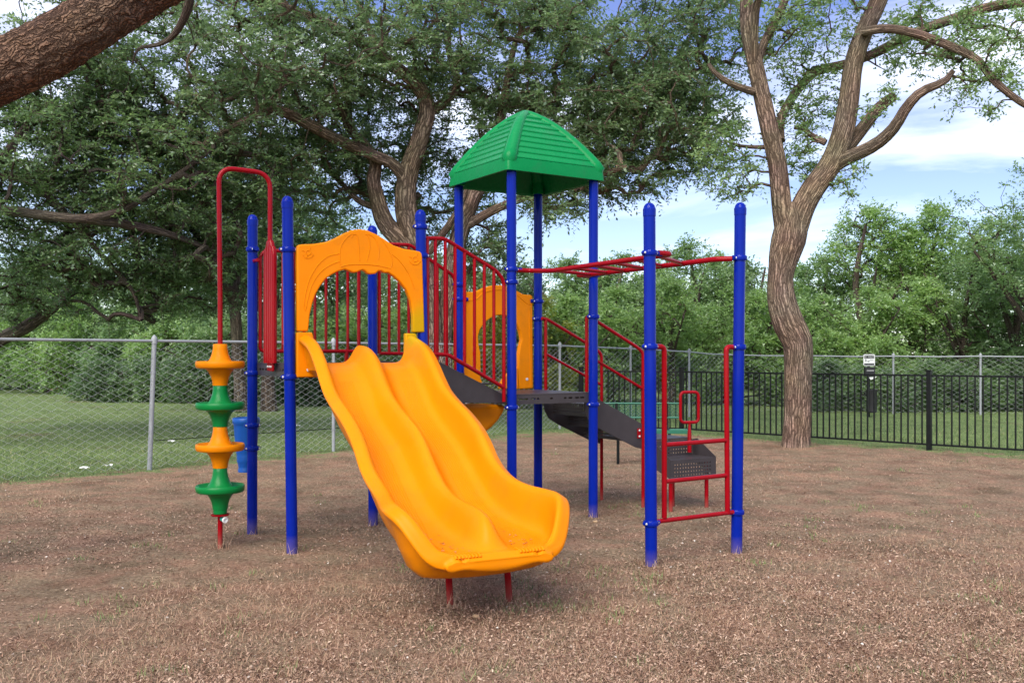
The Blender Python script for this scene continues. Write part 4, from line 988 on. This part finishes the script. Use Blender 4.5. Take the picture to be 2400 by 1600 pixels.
# big oak behind the tower -------------------------------------------------
D = 19.0
tree('big_oak', 'broad live oak with several twisting trunks behind the green roofed tower', [
    PL([(1030, 1000), (1028, 900), (1018, 800), (1010, 690), (990, 610), (965, 545), (950, 480), (957, 400), (983, 330), (1003, 262), (988, 215), (955, 180), (900, 140), (830, 90, -.5), (720, 40, -1.2), (600, 0, -2), (480, -60, -2.5)], D, [.24, .18, .16, .17, .22, .21, .19, .18, .17, .15, .13, .12, .11, .10, .08]),
    PL([(1040, 1000, .2), (1040, 820, .2), (1047, 720, .2), (1060, 620, .1), (1075, 555, 0), (1105, 470, 0), (1128, 425, 0), (1150, 350, 0), (1175, 270, 0), (1190, 180, 0), (1210, 90, 0)], D, [.20, .15, .15, .19, .18, .16, .13, .10, .07, .05]),
    PL([(985, 605), (935, 560), (902, 520), (885, 470), (874, 420), (880, 380), (855, 340, .3), (820, 300, .5), (815, 230, .6), (800, 150, .8)], D, [.17, .18, .17, .15, .14, .12, .10, .08, .05]),
    PL([(948, 420), (920, 385, -.2), (870, 362, -.4), (800, 332, -.8), (730, 295, -1.2), (650, 258, -1.6), (600, 275, -1.9), (540, 300, -2.2), (480, 340, -2.5), (450, 385, -2.8)], D, [.13, .12, .11, .10, .09, .07, .05, .03]),
    PL([(1003, 265), (1035, 245, .2), (1070, 205, .4), (1062, 150, .5), (1050, 100, .6), (1060, 30, .8)], D, [.11, .10, .08, .07, .05]),
    PL([(905, 150), (880, 100, .3), (862, 60, .4), (840, 10, .5), (800, -40, .5)], D, [.08, .07, .06, .05]),
    PL([(1005, 590), (1050, 530, -.3), (1085, 470, -.5), (1098, 430, -.6)], D, [.08, .07, .055, .04]),
    PL([(1090, 530), (1135, 505, -.2), (1180, 482, -.4), (1240, 460, -.7), (1300, 445, -1), (1380, 420, -1.3), (1470, 390, -1.6)], D, [.10, .09, .08, .06, .05, .035]),
    PL([(1128, 425), (1200, 350, .4), (1300, 290, .8), (1420, 230, 1.0), (1540, 170, 1.2)], D, [.10, .08, .07, .05, .03]),
    PL([(820, 310, .5), (770, 200, 0), (700, 180, -.4), (620, 200, -.8), (520, 240, -1.2), (430, 270, -1.4)], D, [.08, .07, .06, .045, .03]),
    PL([(890, 490), (840, 470, .3), (790, 420, .6), (740, 380, .9), (690, 390, 1.2)], D, [.07, .06, .045, .03]),
], [BL(420, 120, D - 2, 3.4, 2.4, 1.5, 170), BL(650, 90, D - 1, 3.0, 2.4, 1.3, 150), BL(900, 60, D, 2.8, 2.4, 1.2, 130), BL(1180, 100, D, 2.4, 2.4, 1.4, 150), BL(1420, 130, D + .2, 2.3, 2.4, 1.5, 170),
    BL(1600, 110, D + .5, 1.5, 2, 1.6, 100), BL(1520, 300, D, 1.6, 2, 1.1, 120), BL(1340, 300, D + .2, 1.9, 2, 1.2, 120), BL(1430, 410, D - .5, 1.1, 1.2, .55, 46), BL(1290, 470, D - 1, .7, .8, .35, 22), BL(1620, 300, D, .9, 1.2, 1.0, 50),
    BL(1120, 300, D + 1, 1.8, 1.8, 1.4, 90), BL(760, 250, D + .8, 2.2, 2, 1.3, 110), BL(560, 300, D - 1, 2.4, 2, 1.2, 110), BL(720, 420, D + 1, 1.6, 1.6, 1.1, 80), BL(1150, 620, D + .3, .7, .8, .8, 36), BL(900, 320, D + 1.5, 1.5, 1.5, 1.5, 70), BL(1040, 450, D + 1.5, 1.2, 1.2, 1.2, 50),
    BL(330, 330, D - 1.5, 2.4, 2, 1.3, 100)],
    M['leaf_oak'], M['bark'], 21, m=10, k=14, tl=.56, ll=.086, sides=14, tip=.0095, wob=.12, maxr=.065)

# dark tree reaching in from the left ---------------------------------------
D = 15.0
tree('spreading_oak', 'dark low-branching oak reaching in from the left edge over the lawn', [
    PL([(-330, 1060), (-320, 800), (-290, 620), (-200, 520), (-100, 490), (0, 492), (110, 505), (200, 512), (280, 495, .3), (350, 455, .6), (430, 400, 1.0), (500, 350, 1.4)], D, [.28, .26, .23, .17, .12, .085, .08, .072, .06, .05, .035, .02]),
    PL([(-100, 480), (0, 410, .3), (90, 440, .5), (170, 520, .8), (240, 600, 1.0), (310, 680, 1.2), (330, 750, 1.3)], D, [.08, .06, .055, .045, .035, .02]),
    PL([(200, 512), (320, 530, .6), (430, 560, 1.2), (520, 600, 1.8)], D, [.08, .07, .05, .03]),
    PL([(-290, 620), (-200, 350), (-120, 200), (0, 120, .5), (130, 60, 1), (260, 0, 1.5)], D, [.2, .16, .12, .09, .06]),
    PL([(-60, 470), (60, 300, .6), (100, 270, .8), (170, 275, 1)], D, [.08, .06, .04, .03]),
    PL([(-300, 900, 4), (-100, 850, 4), (0, 795, 4), (70, 760, 4), (140, 705, 4), (175, 650, 4), (182, 610, 4)], D, [.16, .15, .13, .12, .09, .05]),
], [BL(120, 330, D + 1, 2.0, 1.8, 1.2, 150), BL(330, 420, D + 1.5, 1.9, 1.8, 1.0, 130), BL(80, 480, D + 1, 1.6, 1.6, .7, 80), BL(230, 580, D + 1.5, 1.5, 1.5, .7, 90), BL(400, 580, D + 2, 1.3, 1.4, .8, 90), BL(300, 690, D + 2, 1.2, 1.2, .55, 60),
    BL(60, 180, D + 1, 1.8, 1.6, 1.0, 90), BL(480, 500, D + 2.2, 1.2, 1.4, .9, 80), BL(-80, 330, D, 1.5, 1.5, 1.5, 60), BL(180, 240, D + 1.2, 1.5, 1.5, 1.0, 80), BL(20, 700, D + 4, 1.2, 1.2, .6, 46), BL(560, 420, D + 2.5, 1.2, 1.3, .9, 70), BL(120, 640, D + 3, 1.5, 1.3, .55, 60), BL(440, 680, D + 3, 1.2, 1.2, .5, 46), BL(520, 600, D + 3, 1.2, 1.2, .6, 46)],
    M['leaf_dark'], M['bark_far'], 31, m=9, k=12, tl=.45, ll=.075, sides=12, tip=.009, wob=.10, maxr=.05)

# near limb across the top left corner ---------------------------------------
def near_limb():
    D = 6.2
    limb = PL([(-900, 1500, -.6), (-800, 1000, -.5), (-620, 620, -.3), (-380, 390, -.1), (-150, 250, 0), (40, 145, 0), (190, 62, 0), (340, -20, .1), (520, -120, .2), (760, -260, .4)], D, [.32, .30, .26, .225, .205, .185, .172, .16, .145, .12])
    P = resample(limb, .03)
    base = (P[0][0], P[0][1], 0)
    root = empty('leaning_tree', base); tag(root, 'thick rough brown limb crossing the top left corner, close to the viewer', 'tree')
    n = 84; mb = MB()
    T = unit(np.gradient(P[:, :3], axis=0)); a = unit(np.cross(T, np.array([0, 1., 0]))); b = np.cross(T, a)
    th = np.linspace(0, 2 * np.pi, n, endpoint=False); s = np.concatenate([[0], np.cumsum(np.linalg.norm(np.diff(P[:, :3], axis=0), axis=1))])
    TH, SS = np.meshgrid(th, s)
    # bark plates: value noise over (angle, length), stretched along the limb, with warped cell edges
    g = np.random.default_rng(5)
    def vnoise(u, v, nu, seed):
        gg = np.random.default_rng(seed); G = gg.uniform(-1, 1, (nu, 400)); u = u % nu; iu = np.floor(u).astype(int); iv = np.floor(v).astype(int); fu = u - iu; fv = v - iv
        fu = fu * fu * (3 - 2 * fu); fv = fv * fv * (3 - 2 * fv); w = lambda x, y: G[x % nu, y % 400]
        return (w(iu, iv) * (1 - fu) + w(iu + 1, iv) * fu) * (1 - fv) + (w(iu, iv + 1) * (1 - fu) + w(iu + 1, iv + 1) * fu) * fv
    u = TH / (2 * np.pi)
    ridg = 1 - np.abs(vnoise(u * 44 + vnoise(u * 8, SS * 5, 8, 3) * 1.2, SS * 17 + 1.5 * vnoise(u * 10, SS * 8, 10, 9), 44, 1)) * 2
    ridg2 = 1 - np.abs(vnoise(u * 40 + .5 * vnoise(u * 10, SS * 9, 10, 4), SS * 34, 40, 2)) * 2
    lum = vnoise(u * 4, SS * 1.5, 4, 6)
    dr = .010 * ridg + .006 * ridg2 + .03 * lum
    rad = P[:, 3][:, None] * .97 + dr
    V = P[:, None, :3] + a[:, None, :] * (np.cos(TH) * rad)[..., None] + b[:, None, :] * (np.sin(TH) * rad)[..., None]
    k = len(P); V = V.reshape(-1, 3); F = [(i * n + j, i * n + (j + 1) % n, (i + 1) * n + (j + 1) % n, (i + 1) * n + j) for i in range(k - 1) for j in range(n)]
    mb.add(V, F, np.stack([u * 2, SS], -1).reshape(-1, 2)); mb.build('trunk', M['bark_near'], root, smooth=180)
    mb = MB(); tw = PL([(440, -70, .1), (445, -10, .2), (432, 40, .3), (405, 85, .4), (370, 105, .5), (325, 115, .6), (310, 150, .7)], D + 2.5, [.05, .045, .04, .03, .022, .014, .008])
    mb.tube(resample(tw, .06)[:, :3], resample(tw, .06)[:, 3], 8, wob=.1); mb.build('side_branch', M['bark_far'], root, smooth=60)
near_limb()

# two small trees on the lawn behind the fence ---------------------------------
D = 26.0
tree('lawn_tree', 'slim dark-trunked tree on the lawn, just left of the red hoop', [
    PL([(566, 962), (562, 900), (556, 820), (552, 745), (545, 700), (520, 660), (480, 610), (430, 560), (380, 520)], D, [.20, .17, .16, .15, .12, .09, .07, .05]),
    PL([(552, 735), (570, 680), (600, 640), (640, 600), (660, 540)], D, [.12, .10, .08, .06, .04]),
    PL([(548, 710), (560, 600), (540, 500), (560, 400)], D, [.09, .07, .05, .03])],
    [BL(470, 560, D, 2.6, 2.2, 1.6, 150), BL(620, 560, D, 1.8, 1.8, 1.4, 100), BL(540, 420, D, 2.2, 2, 1.6, 110), BL(430, 690, D, 1.4, 1.4, .8, 50)], M['leaf_dark'], M['bark_far'], 41, m=8, k=9, tl=.6, ll=.12, sides=8, twigs=False, tip=.009)
tree('lawn_tree', 'slim tree on the lawn seen between the two left blue posts', [
    PL([(632, 967), (628, 900), (624, 820), (622, 740), (640, 670), (680, 610), (730, 560)], D + .6, [.24, .19, .16, .15, .11, .08, .05]),
    PL([(622, 745), (600, 690), (600, 600), (640, 520)], D + .6, [.11, .09, .07, .04])],
    [BL(700, 560, D + 1, 2.0, 2, 1.5, 110), BL(790, 640, D + 1, 1.6, 1.6, 1.2, 80), BL(640, 460, D + 1, 2.0, 2, 1.5, 100)], M['leaf_oak'], M['bark_far'], 42, m=8, k=9, tl=.6, ll=.12, sides=8, twigs=False, tip=.009)

# wood and hedge behind ----------------------------------------------------------
def wood_tree(px, py_top, d, rx, label, leafm, seed, name='wood_tree', dens=1.0, ll=.14, group='trees of the wood behind the fences', low=.15, ry=None, py_base=None):
    """a tree or bush at distance d whose crown tops out at py_top; rx = crown half width in metres"""
    x = (px - 1200) * d / FPX; zt_ = EYE - (py_top - HOR) * d / FPX; zb = low * zt_; ry = ry or rx * .8
    rg = np.random.default_rng(seed); zg = float(ground_z(x, d)); h = zt_
    limbs = [[(x, d, zg - .1, .03 * h), (x + rg.normal(0, .1), d, h * .25, .024 * h), (x + rg.normal(0, .2), d, h * .55, .016 * h), (x + rg.normal(0, .3), d, h * .85, .006 * h)]]
    for q in range(4):
        a = rg.uniform(0, 6.28); z0 = h * rg.uniform(.15, .4); limbs.append([(x, d, z0, .014 * h), (x + math.cos(a) * rx * .4, d + math.sin(a) * ry * .4, z0 + h * .2, .009 * h), (x + math.cos(a) * rx * .75, d + math.sin(a) * ry * .75, z0 + h * .35, .004 * h)])
    blobs = []; nb = 9
    for q in range(nb):
        t = q / (nb - 1); zc = zb + (zt_ - zb) * (.12 + .72 * t); wide = rx * (.55 + .5 * math.sin(math.pi * min(1, .25 + t * .75)) - .35 * t)
        a = rg.uniform(0, 6.28); cx = x + math.cos(a) * wide * .55; cy = d + math.sin(a) * ry * .45
        rr = wide * rg.uniform(.5, .75); blobs.append(((cx, cy, min(zc, zt_ - rr * .55)), (rr, rr * .9, rr * .62), int(26 * dens * max(.5, rr) ** 1.25)))
    blobs.append(((x, d, zb + (zt_ - zb) * .45), (rx * .8, ry * .8, (zt_ - zb) * .45), int(40 * dens)))
    return tree(name, label, limbs, blobs, leafm, M['bark_far'], seed, m=8, k=8, tl=.55 * ll / .13, ll=ll, sides=6, twigs=False, tip=.008, group=group, maxr=.05, flat=.75, cat='bush' if 'bush' in name else 'tree')
LB, LM, LY, LDk, LO_ = M['leaf_bright'], M['leaf_mid'], M['leaf_yellow'], M['leaf_dark'], M['leaf_oak']
# tall trees at the back of the right-hand wood
wood_tree(1235, 590, 42, 2.0, 'distant grey-green tree seen between the tower posts, left of the back post', LO_, 101, ll=.16)
wood_tree(1330, 566, 40, 2.2, 'distant dark tree behind the tower, between its back and right posts', LM, 102, ll=.16)
wood_tree(1455, 556, 40, 2.4, 'distant tree rising just left of the front ladder post', LM, 103, ll=.16)
wood_tree(1625, 520, 38, 2.9, 'tallest distant tree between the two ladder posts', LM, 104, ll=.15)
wood_tree(1760, 575, 40, 2.2, 'distant tree showing between the right ladder post and the forked trunk', LO_, 105, ll=.16)
wood_tree(1930, 560, 36, 2.0, 'mid-height tree just right of the forked trunk', LM, 106, ll=.14)
wood_tree(2030, 455, 34, 2.4, 'tall bright-topped tree above the pet waste station', LB, 107, ll=.13, low=.45)
wood_tree(2165, 452, 34, 2.2, 'round-topped green tree right of the tall bright-topped one', LB, 108, ll=.13, low=.45)
wood_tree(2290, 470, 32, 2.4, 'grey-green tree leaning over the right-hand wood', LM, 109, ll=.12)
wood_tree(2450, 290, 26, 2.6, 'tall airy tree at the right edge of the picture', LM, 110, ll=.10, dens=.9, low=.35)
wood_tree(1530, 585, 43, 2.2, 'distant tree seen just right of the front ladder post', LB, 111, ll=.16)
wood_tree(1695, 575, 43, 2.4, 'distant tree seen just left of the right ladder post', LB, 112, ll=.16)
wood_tree(1400, 600, 44, 2.2, 'distant tree behind the tower\'s right post', LB, 113, ll=.16)
wood_tree(1850, 590, 42, 2.4, 'distant tree right behind the forked trunk', LB, 114, ll=.16)
# front row of bushes along the right-hand fence
for k, (px, py, d, rx, lab, mt) in enumerate((
    (1160, 690, 27.5, 1.5, 'yellow-green bush seen through the orange window panel', LY), (1262, 672, 28, 1.5, 'pale yellow-green bush behind the tower\'s back post', LY), (1345, 660, 29, 1.6, 'bright green bush below the overhead ladder', LB),
    (1430, 640, 30, 1.7, 'bright green bush left of the front ladder post', LB), (1570, 622, 29.5, 2.4, 'large rounded green bush between the ladder posts', LB), (1700, 640, 30, 2.1, 'green bush behind the right ladder post', LB), (1800, 650, 29, 1.8, 'green bush behind the forked trunk', LB),
    (1930, 660, 29, 2.0, 'soft green bush right of the forked trunk above the picket fence', LB), (2040, 640, 29, 2.1, 'dense green bush behind the pet waste station', LB), (2160, 620, 29, 2.1, 'green bush right of the pet waste station', LB), (2270, 560, 28.5, 2.2, 'tall green bush near the right edge', LM), (2385, 540, 28, 2.2, 'tall dark green bush filling the right edge', LM))):
    wood_tree(px, py, d, rx, lab, mt, 200 + k, name='wood_bush', ll=.105, low=.04, group='bushes along the right-hand fence', dens=1.25)
# low undergrowth at the foot of the right-hand wood
for k, px in enumerate((1930, 2010, 2090, 2170, 2250, 2330, 2410)):
    wood_tree(px, 835 + 14 * (k % 3), 26.6, .95, 'low undergrowth behind the far fence, %s to the right of the forked trunk' % ('first', 'second', 'third', 'fourth', 'fifth', 'sixth', 'seventh')[k], LM if k % 2 else LDk, 260 + k, name='undergrowth_bush', ll=.085, low=.0, group='undergrowth behind the right-hand fence', dens=1.3)
# hedge and trees at the end of the left lawn
for k, (px, py, d, rx, lab, mt) in enumerate((
    (-60, 640, 46, 4.2, 'large green tree at the far left end of the lawn', LM), (60, 610, 50, 4.0, 'pale tree behind the far left end of the lawn', LB), (110, 690, 42, 3.2, 'leafy bush on the lawn edge above the left fence rail', LB), (230, 660, 40, 3.0, 'bright green bush on the lawn edge, left of the fence post', LB),
    (330, 700, 37, 2.6, 'dark green bush on the lawn edge behind the fence post', LM), (420, 720, 35, 2.4, 'green bush on the lawn edge, left of the climbing pods', LB), (500, 720, 33, 2.2, 'bush on the lawn edge behind the climbing pods', LM), (600, 720, 33, 2.2, 'bush on the lawn edge behind the slim trees', LDk),
    (700, 700, 34, 2.4, 'bush seen through the left side of the orange arch', LM), (790, 690, 33, 2.2, 'bright bush seen through the middle of the orange arch', LB), (880, 700, 32, 2.2, 'bush seen through the right side of the orange arch', LB), (970, 700, 31, 2.0, 'bush behind the slide\'s right wing', LB), (1070, 700, 30, 1.9, 'bush behind the red link railing', LM))):
    wood_tree(px, py, d, rx, lab, mt, 300 + k, name='hedge_bush', ll=.13, low=.04, group='bushes at the end of the left lawn', dens=1.3)
for k, (px, py, d, rx, lab) in enumerate(((170, 480, 56, 4.5, 'tall tree behind the hedge on the far left'), (420, 520, 50, 4.2, 'tall tree behind the hedge, left of the red hoop'), (640, 500, 48, 4.0, 'tall tree behind the hedge, above the left blue posts'), (830, 540, 46, 3.6, 'tall tree behind the orange arch'), (1000, 560, 46, 3.4, 'tall tree behind the oak trunks'), (1120, 600, 46, 3.0, 'distant tree behind the tower\'s left post'))):
    wood_tree(px, py, d, rx, lab, LM if k % 2 else LO_, 340 + k, ll=.19, low=.1, group='tall trees behind the hedge', dens=.75)
for k, px in enumerate((250, 330, 410, 470, 690, 760)):
    dd = 3490 / (932 + .022 * px - HOR)
    wood_tree(px, 835, dd, 1.25, 'low dark undergrowth at the hedge foot, %s along the lawn from the left' % ('first', 'second', 'third', 'fourth', 'fifth', 'sixth')[k], LDk, 380 + k, name='undergrowth_bush', ll=.10, low=0, group='undergrowth along the left lawn', dens=1.3)

# ------------------------------------------------------------------ ground cover
def wedge(n, d0, d1, rg, pad=.4, power=1.0):
    """random ground points the camera could see between two distances (denser near)"""
    u = rg.uniform(0, 1, n); d = 1 / (1 / d0 + (1 / d1 - 1 / d0) * u ** power); x = rg.uniform(-1, 1, n) * (d * 1200 / FPX + pad); return x, d
def flakes(n, d0, d1, size, seed, name, material, label, cat, mask, asp=.34, tilt=.35, zoff=.004):
    rg = np.random.default_rng(seed); x, y = wedge(n, d0, d1, rg); keep = rg.uniform(0, 1, n) < mask(x, y, rg); x, y = x[keep], y[keep]; n = len(x)
    z = ground_z(x, y) + zoff + rg.uniform(0, .008, n)
    a = rg.uniform(0, 6.283, n); t = rg.normal(0, tilt, n); d = np.stack([np.cos(a) * np.cos(t), np.sin(a) * np.cos(t), np.sin(t)], 1)
    nr = unit(np.stack([rg.normal(0, tilt, n), rg.normal(0, tilt, n), np.ones(n)], 1)); b = unit(np.cross(d, nr))
    l = size * rg.uniform(.5, 1.4, n)[:, None]; p = np.stack([x, y, z], 1); up = np.array([0, 0, 1.])
    bow = up * l * .12
    q = np.stack([p - d * l * .5, p + b * l * asp * .5 + bow, p + d * l * .5, p - b * l * asp * .5 + bow], 1)
    o = fast_mesh(name, q, 4, material); tag(o, label, cat, kind='stuff')
def blades(n, d0, d1, h, w, seed, name, material, label, mask, lean=.5, cat='grass', clump=0):
    rg = np.random.default_rng(seed)
    if clump:
        cx, cy = wedge(n // clump, d0, d1, rg); x = np.repeat(cx, clump) + rg.normal(0, .045, len(cx) * clump); y = np.repeat(cy, clump) + rg.normal(0, .045, len(cx) * clump)
        kp = np.repeat(rg.uniform(0, 1, len(cx)) < mask(cx, cy, rg), clump); x, y = x[kp], y[kp]
    else:
        x, y = wedge(n, d0, d1, rg); kp = rg.uniform(0, 1, n) < mask(x, y, rg); x, y = x[kp], y[kp]
    n = len(x); p = np.stack([x, y, ground_z(x, y) - .004], 1)
    d = unit(np.stack([rg.normal(0, lean, n), rg.normal(0, lean, n), np.ones(n)], 1)); a = rg.uniform(0, 6.283, n); b = np.stack([np.cos(a), np.sin(a), np.zeros(n)], 1)
    l = h * rg.uniform(.4, 1.3, n)[:, None]; ww = w * rg.uniform(.6, 1.3, n)[:, None] * (1 + y[:, None] / 14)
    tipp = p + d * l + b * 0; tipp[:, 2] -= 0
    o = fast_mesh(name, np.stack([p - b * ww, p + b * ww, tipp], 1), 3, material); tag(o, label, cat, kind='stuff')
bare = lambda x, y: .5 + .5 * np.sin(x * 1.3 + 1.1 * np.sin(y * .9)) * np.cos(y * 1.1 + .8 * np.sin(x * 1.7))
_pg = np.random.default_rng(77); _PW = [(_pg.uniform(.5, 4.5), _pg.uniform(0, 6.28), _pg.uniform(0, 6.28)) for _ in range(14)]
def patch(x, y):
    v = sum(np.sin(k * (x * math.cos(a) + y * math.sin(a)) + p) / k ** .5 for k, a, p in _PW); return np.clip(.5 + v * .17, 0, 1)
soilmask = lambda x, y, rg: np.clip(1.05 - lawn(x, y) * 1.6, 0, 1) * np.clip(.08 + 1.25 * patch(x, y), 0, 1)
flakes(125000, 4.0, 20, .022, 51, 'leaf_litter', M['litter'], 'dry brown leaf litter scattered over the bare ground', 'leaf litter', soilmask, tilt=.4)
flakes(5000, 4.0, 20, .018, 52, 'pebbles', M['pebble'], 'pale pebbles and bark chips scattered over the bare ground', 'pebbles', lambda x, y, rg: soilmask(x, y, rg) * (.2 + .8 * (np.abs(x - .9) < 2.2) * (y > 6) * (y < 9)), asp=.75, tilt=.5)
blades(200000, 4.0, 19, .046, .0015, 53, 'dry_grass', M['drygrass'], 'short dry straw-coloured grass over the bare ground', lambda x, y, rg: np.clip(1.05 - lawn(x, y) * 1.4, 0, 1) * np.clip(1.6 * (patch(x * .7 + 9, y * .7) - .22), 0, 1), lean=1.3)
blades(26000, 4.0, 18, .055, .0020, 54, 'grass_tufts', M['greengrass'], 'sparse green grass tufts in the bare ground', lambda x, y, rg: np.clip(.03 + .34 * (bare(x * 1.7 + 2, y * 1.4) > .68) + .3 * (np.abs(x - .3) < .5) * (y < 7) * (y > 5.6), 0, 1), lean=.45, clump=16)
blades(230000, 9.0, 45, .055, .0022, 55, 'lawn_grass', M['greengrass'], 'mown green lawn grass beyond the fences', lambda x, y, rg: np.clip((lawn(x, y) - .35) * 2.2, 0, 1), lean=.7)

tag(fast_mesh('leaf_crumbs', DEBRIS, 4, M['litter']), 'dark leaf crumbs lying on the slide near its exit', 'leaf litter', kind='stuff')
rg_ = np.random.default_rng(61); Q = []
for c in (B(591, 1240, 8.44), B(685, 1283, 7.6), B(874.5, 1215, 8.95), T2, T3, T4, B(1526.5, 1336, 7.05), B(1726, 1290, 7.55), PB, W(1057, 1414, 6.02), W(1195, 1402, 6.16), W(1866, 1050, 16.2)):
    big = 4 if c[1] > 15 else 1
    for q in range(46 * big):
        a = rg_.uniform(0, 6.283); r = PR + abs(rg_.normal(0, .06)) if big == 1 else .26 + abs(rg_.normal(0, .18)); p = np.array([c[0] + math.cos(a) * r, c[1] + math.sin(a) * r, 0]); p[2] = float(ground_z(p[0], p[1])) - .003
        d = unit(np.array([rg_.normal(0, .5), rg_.normal(0, .5), 1.])); l = rg_.uniform(.03, .13); b = np.array([math.cos(a + 1.57), math.sin(a + 1.57), 0]) * .0022
        Q.append([p - b, p + b, p + d * l])
tag(fast_mesh('foot_tufts', np.array(Q), 3, M['drygrass']), 'dry grass wisps round the feet of the posts and the forked trunk', 'grass', kind='stuff')
# small stray things on the ground
def scrap(name, label, cat, px, py, size, material, seed):
    rg = np.random.default_rng(seed); d = EYE * FPX / (py - HOR); c = W(px, py, d); c[2] = float(ground_z(c[0], c[1])) + .01
    bm = bmesh.new(); bmesh.ops.create_icosphere(bm, subdivisions=2, radius=size)
    for v in bm.verts: v.co = Vector((v.co.x * rg.uniform(.8, 1.3), v.co.y * rg.uniform(.7, 1.1), v.co.z * rg.uniform(.45, .7)))
    me = bpy.data.meshes.new(name); bm.to_mesh(me); bm.free(); me.materials.append(material); me.shade_smooth()
    o = bpy.data.objects.new(name, me); COL.objects.link(o); o.location = tuple(c); tag(o, label, cat)
scrap('stone', 'tan stone on the far left lawn at the hedge foot', 'stone', 134, 908, .28, M['tan'], 1)
scrap('stone', 'small pale stone beside the base of the tower\'s right blue post', 'stone', 1396, 1222, .024, M['tan'], 2)
scrap('stone', 'pale stone on the soil below the slide exit', 'stone', 1116, 1440, .022, M['tan'], 3)
def paper(label, px, py, seed, s=.06):
    rg = np.random.default_rng(seed); d = EYE * FPX / (py - HOR); c = W(px, py, d); c[2] = float(ground_z(c[0], c[1])) + .03
    n = 5; V = [c + np.array([(i / (n - 1) - .5) * s * 2, (j / (n - 1) - .5) * s, rg.uniform(0, s * .5)]) for j in range(n) for i in range(n)]
    m = MB(); m.add(V, [(j * n + i, j * n + i + 1, (j + 1) * n + i + 1, (j + 1) * n + i) for j in range(n - 1) for i in range(n - 1)])
    o = m.build('paper_scrap', M['white'], loc=tuple(c), smooth=0); md = o.modifiers.new('s', 'SOLIDIFY'); md.thickness = .002; tag(o, label, 'paper scrap')
paper('white paper scrap in the grass left of the climbing pods', 252, 1092, 1); paper('white paper scrap on the left grass edge, leftmost one', 198, 1099, 2); paper('white scrap on the lawn beside the second left blue post', 697, 999, 3); paper('white scrap on the lawn between fence post and pods', 402, 1039, 4)
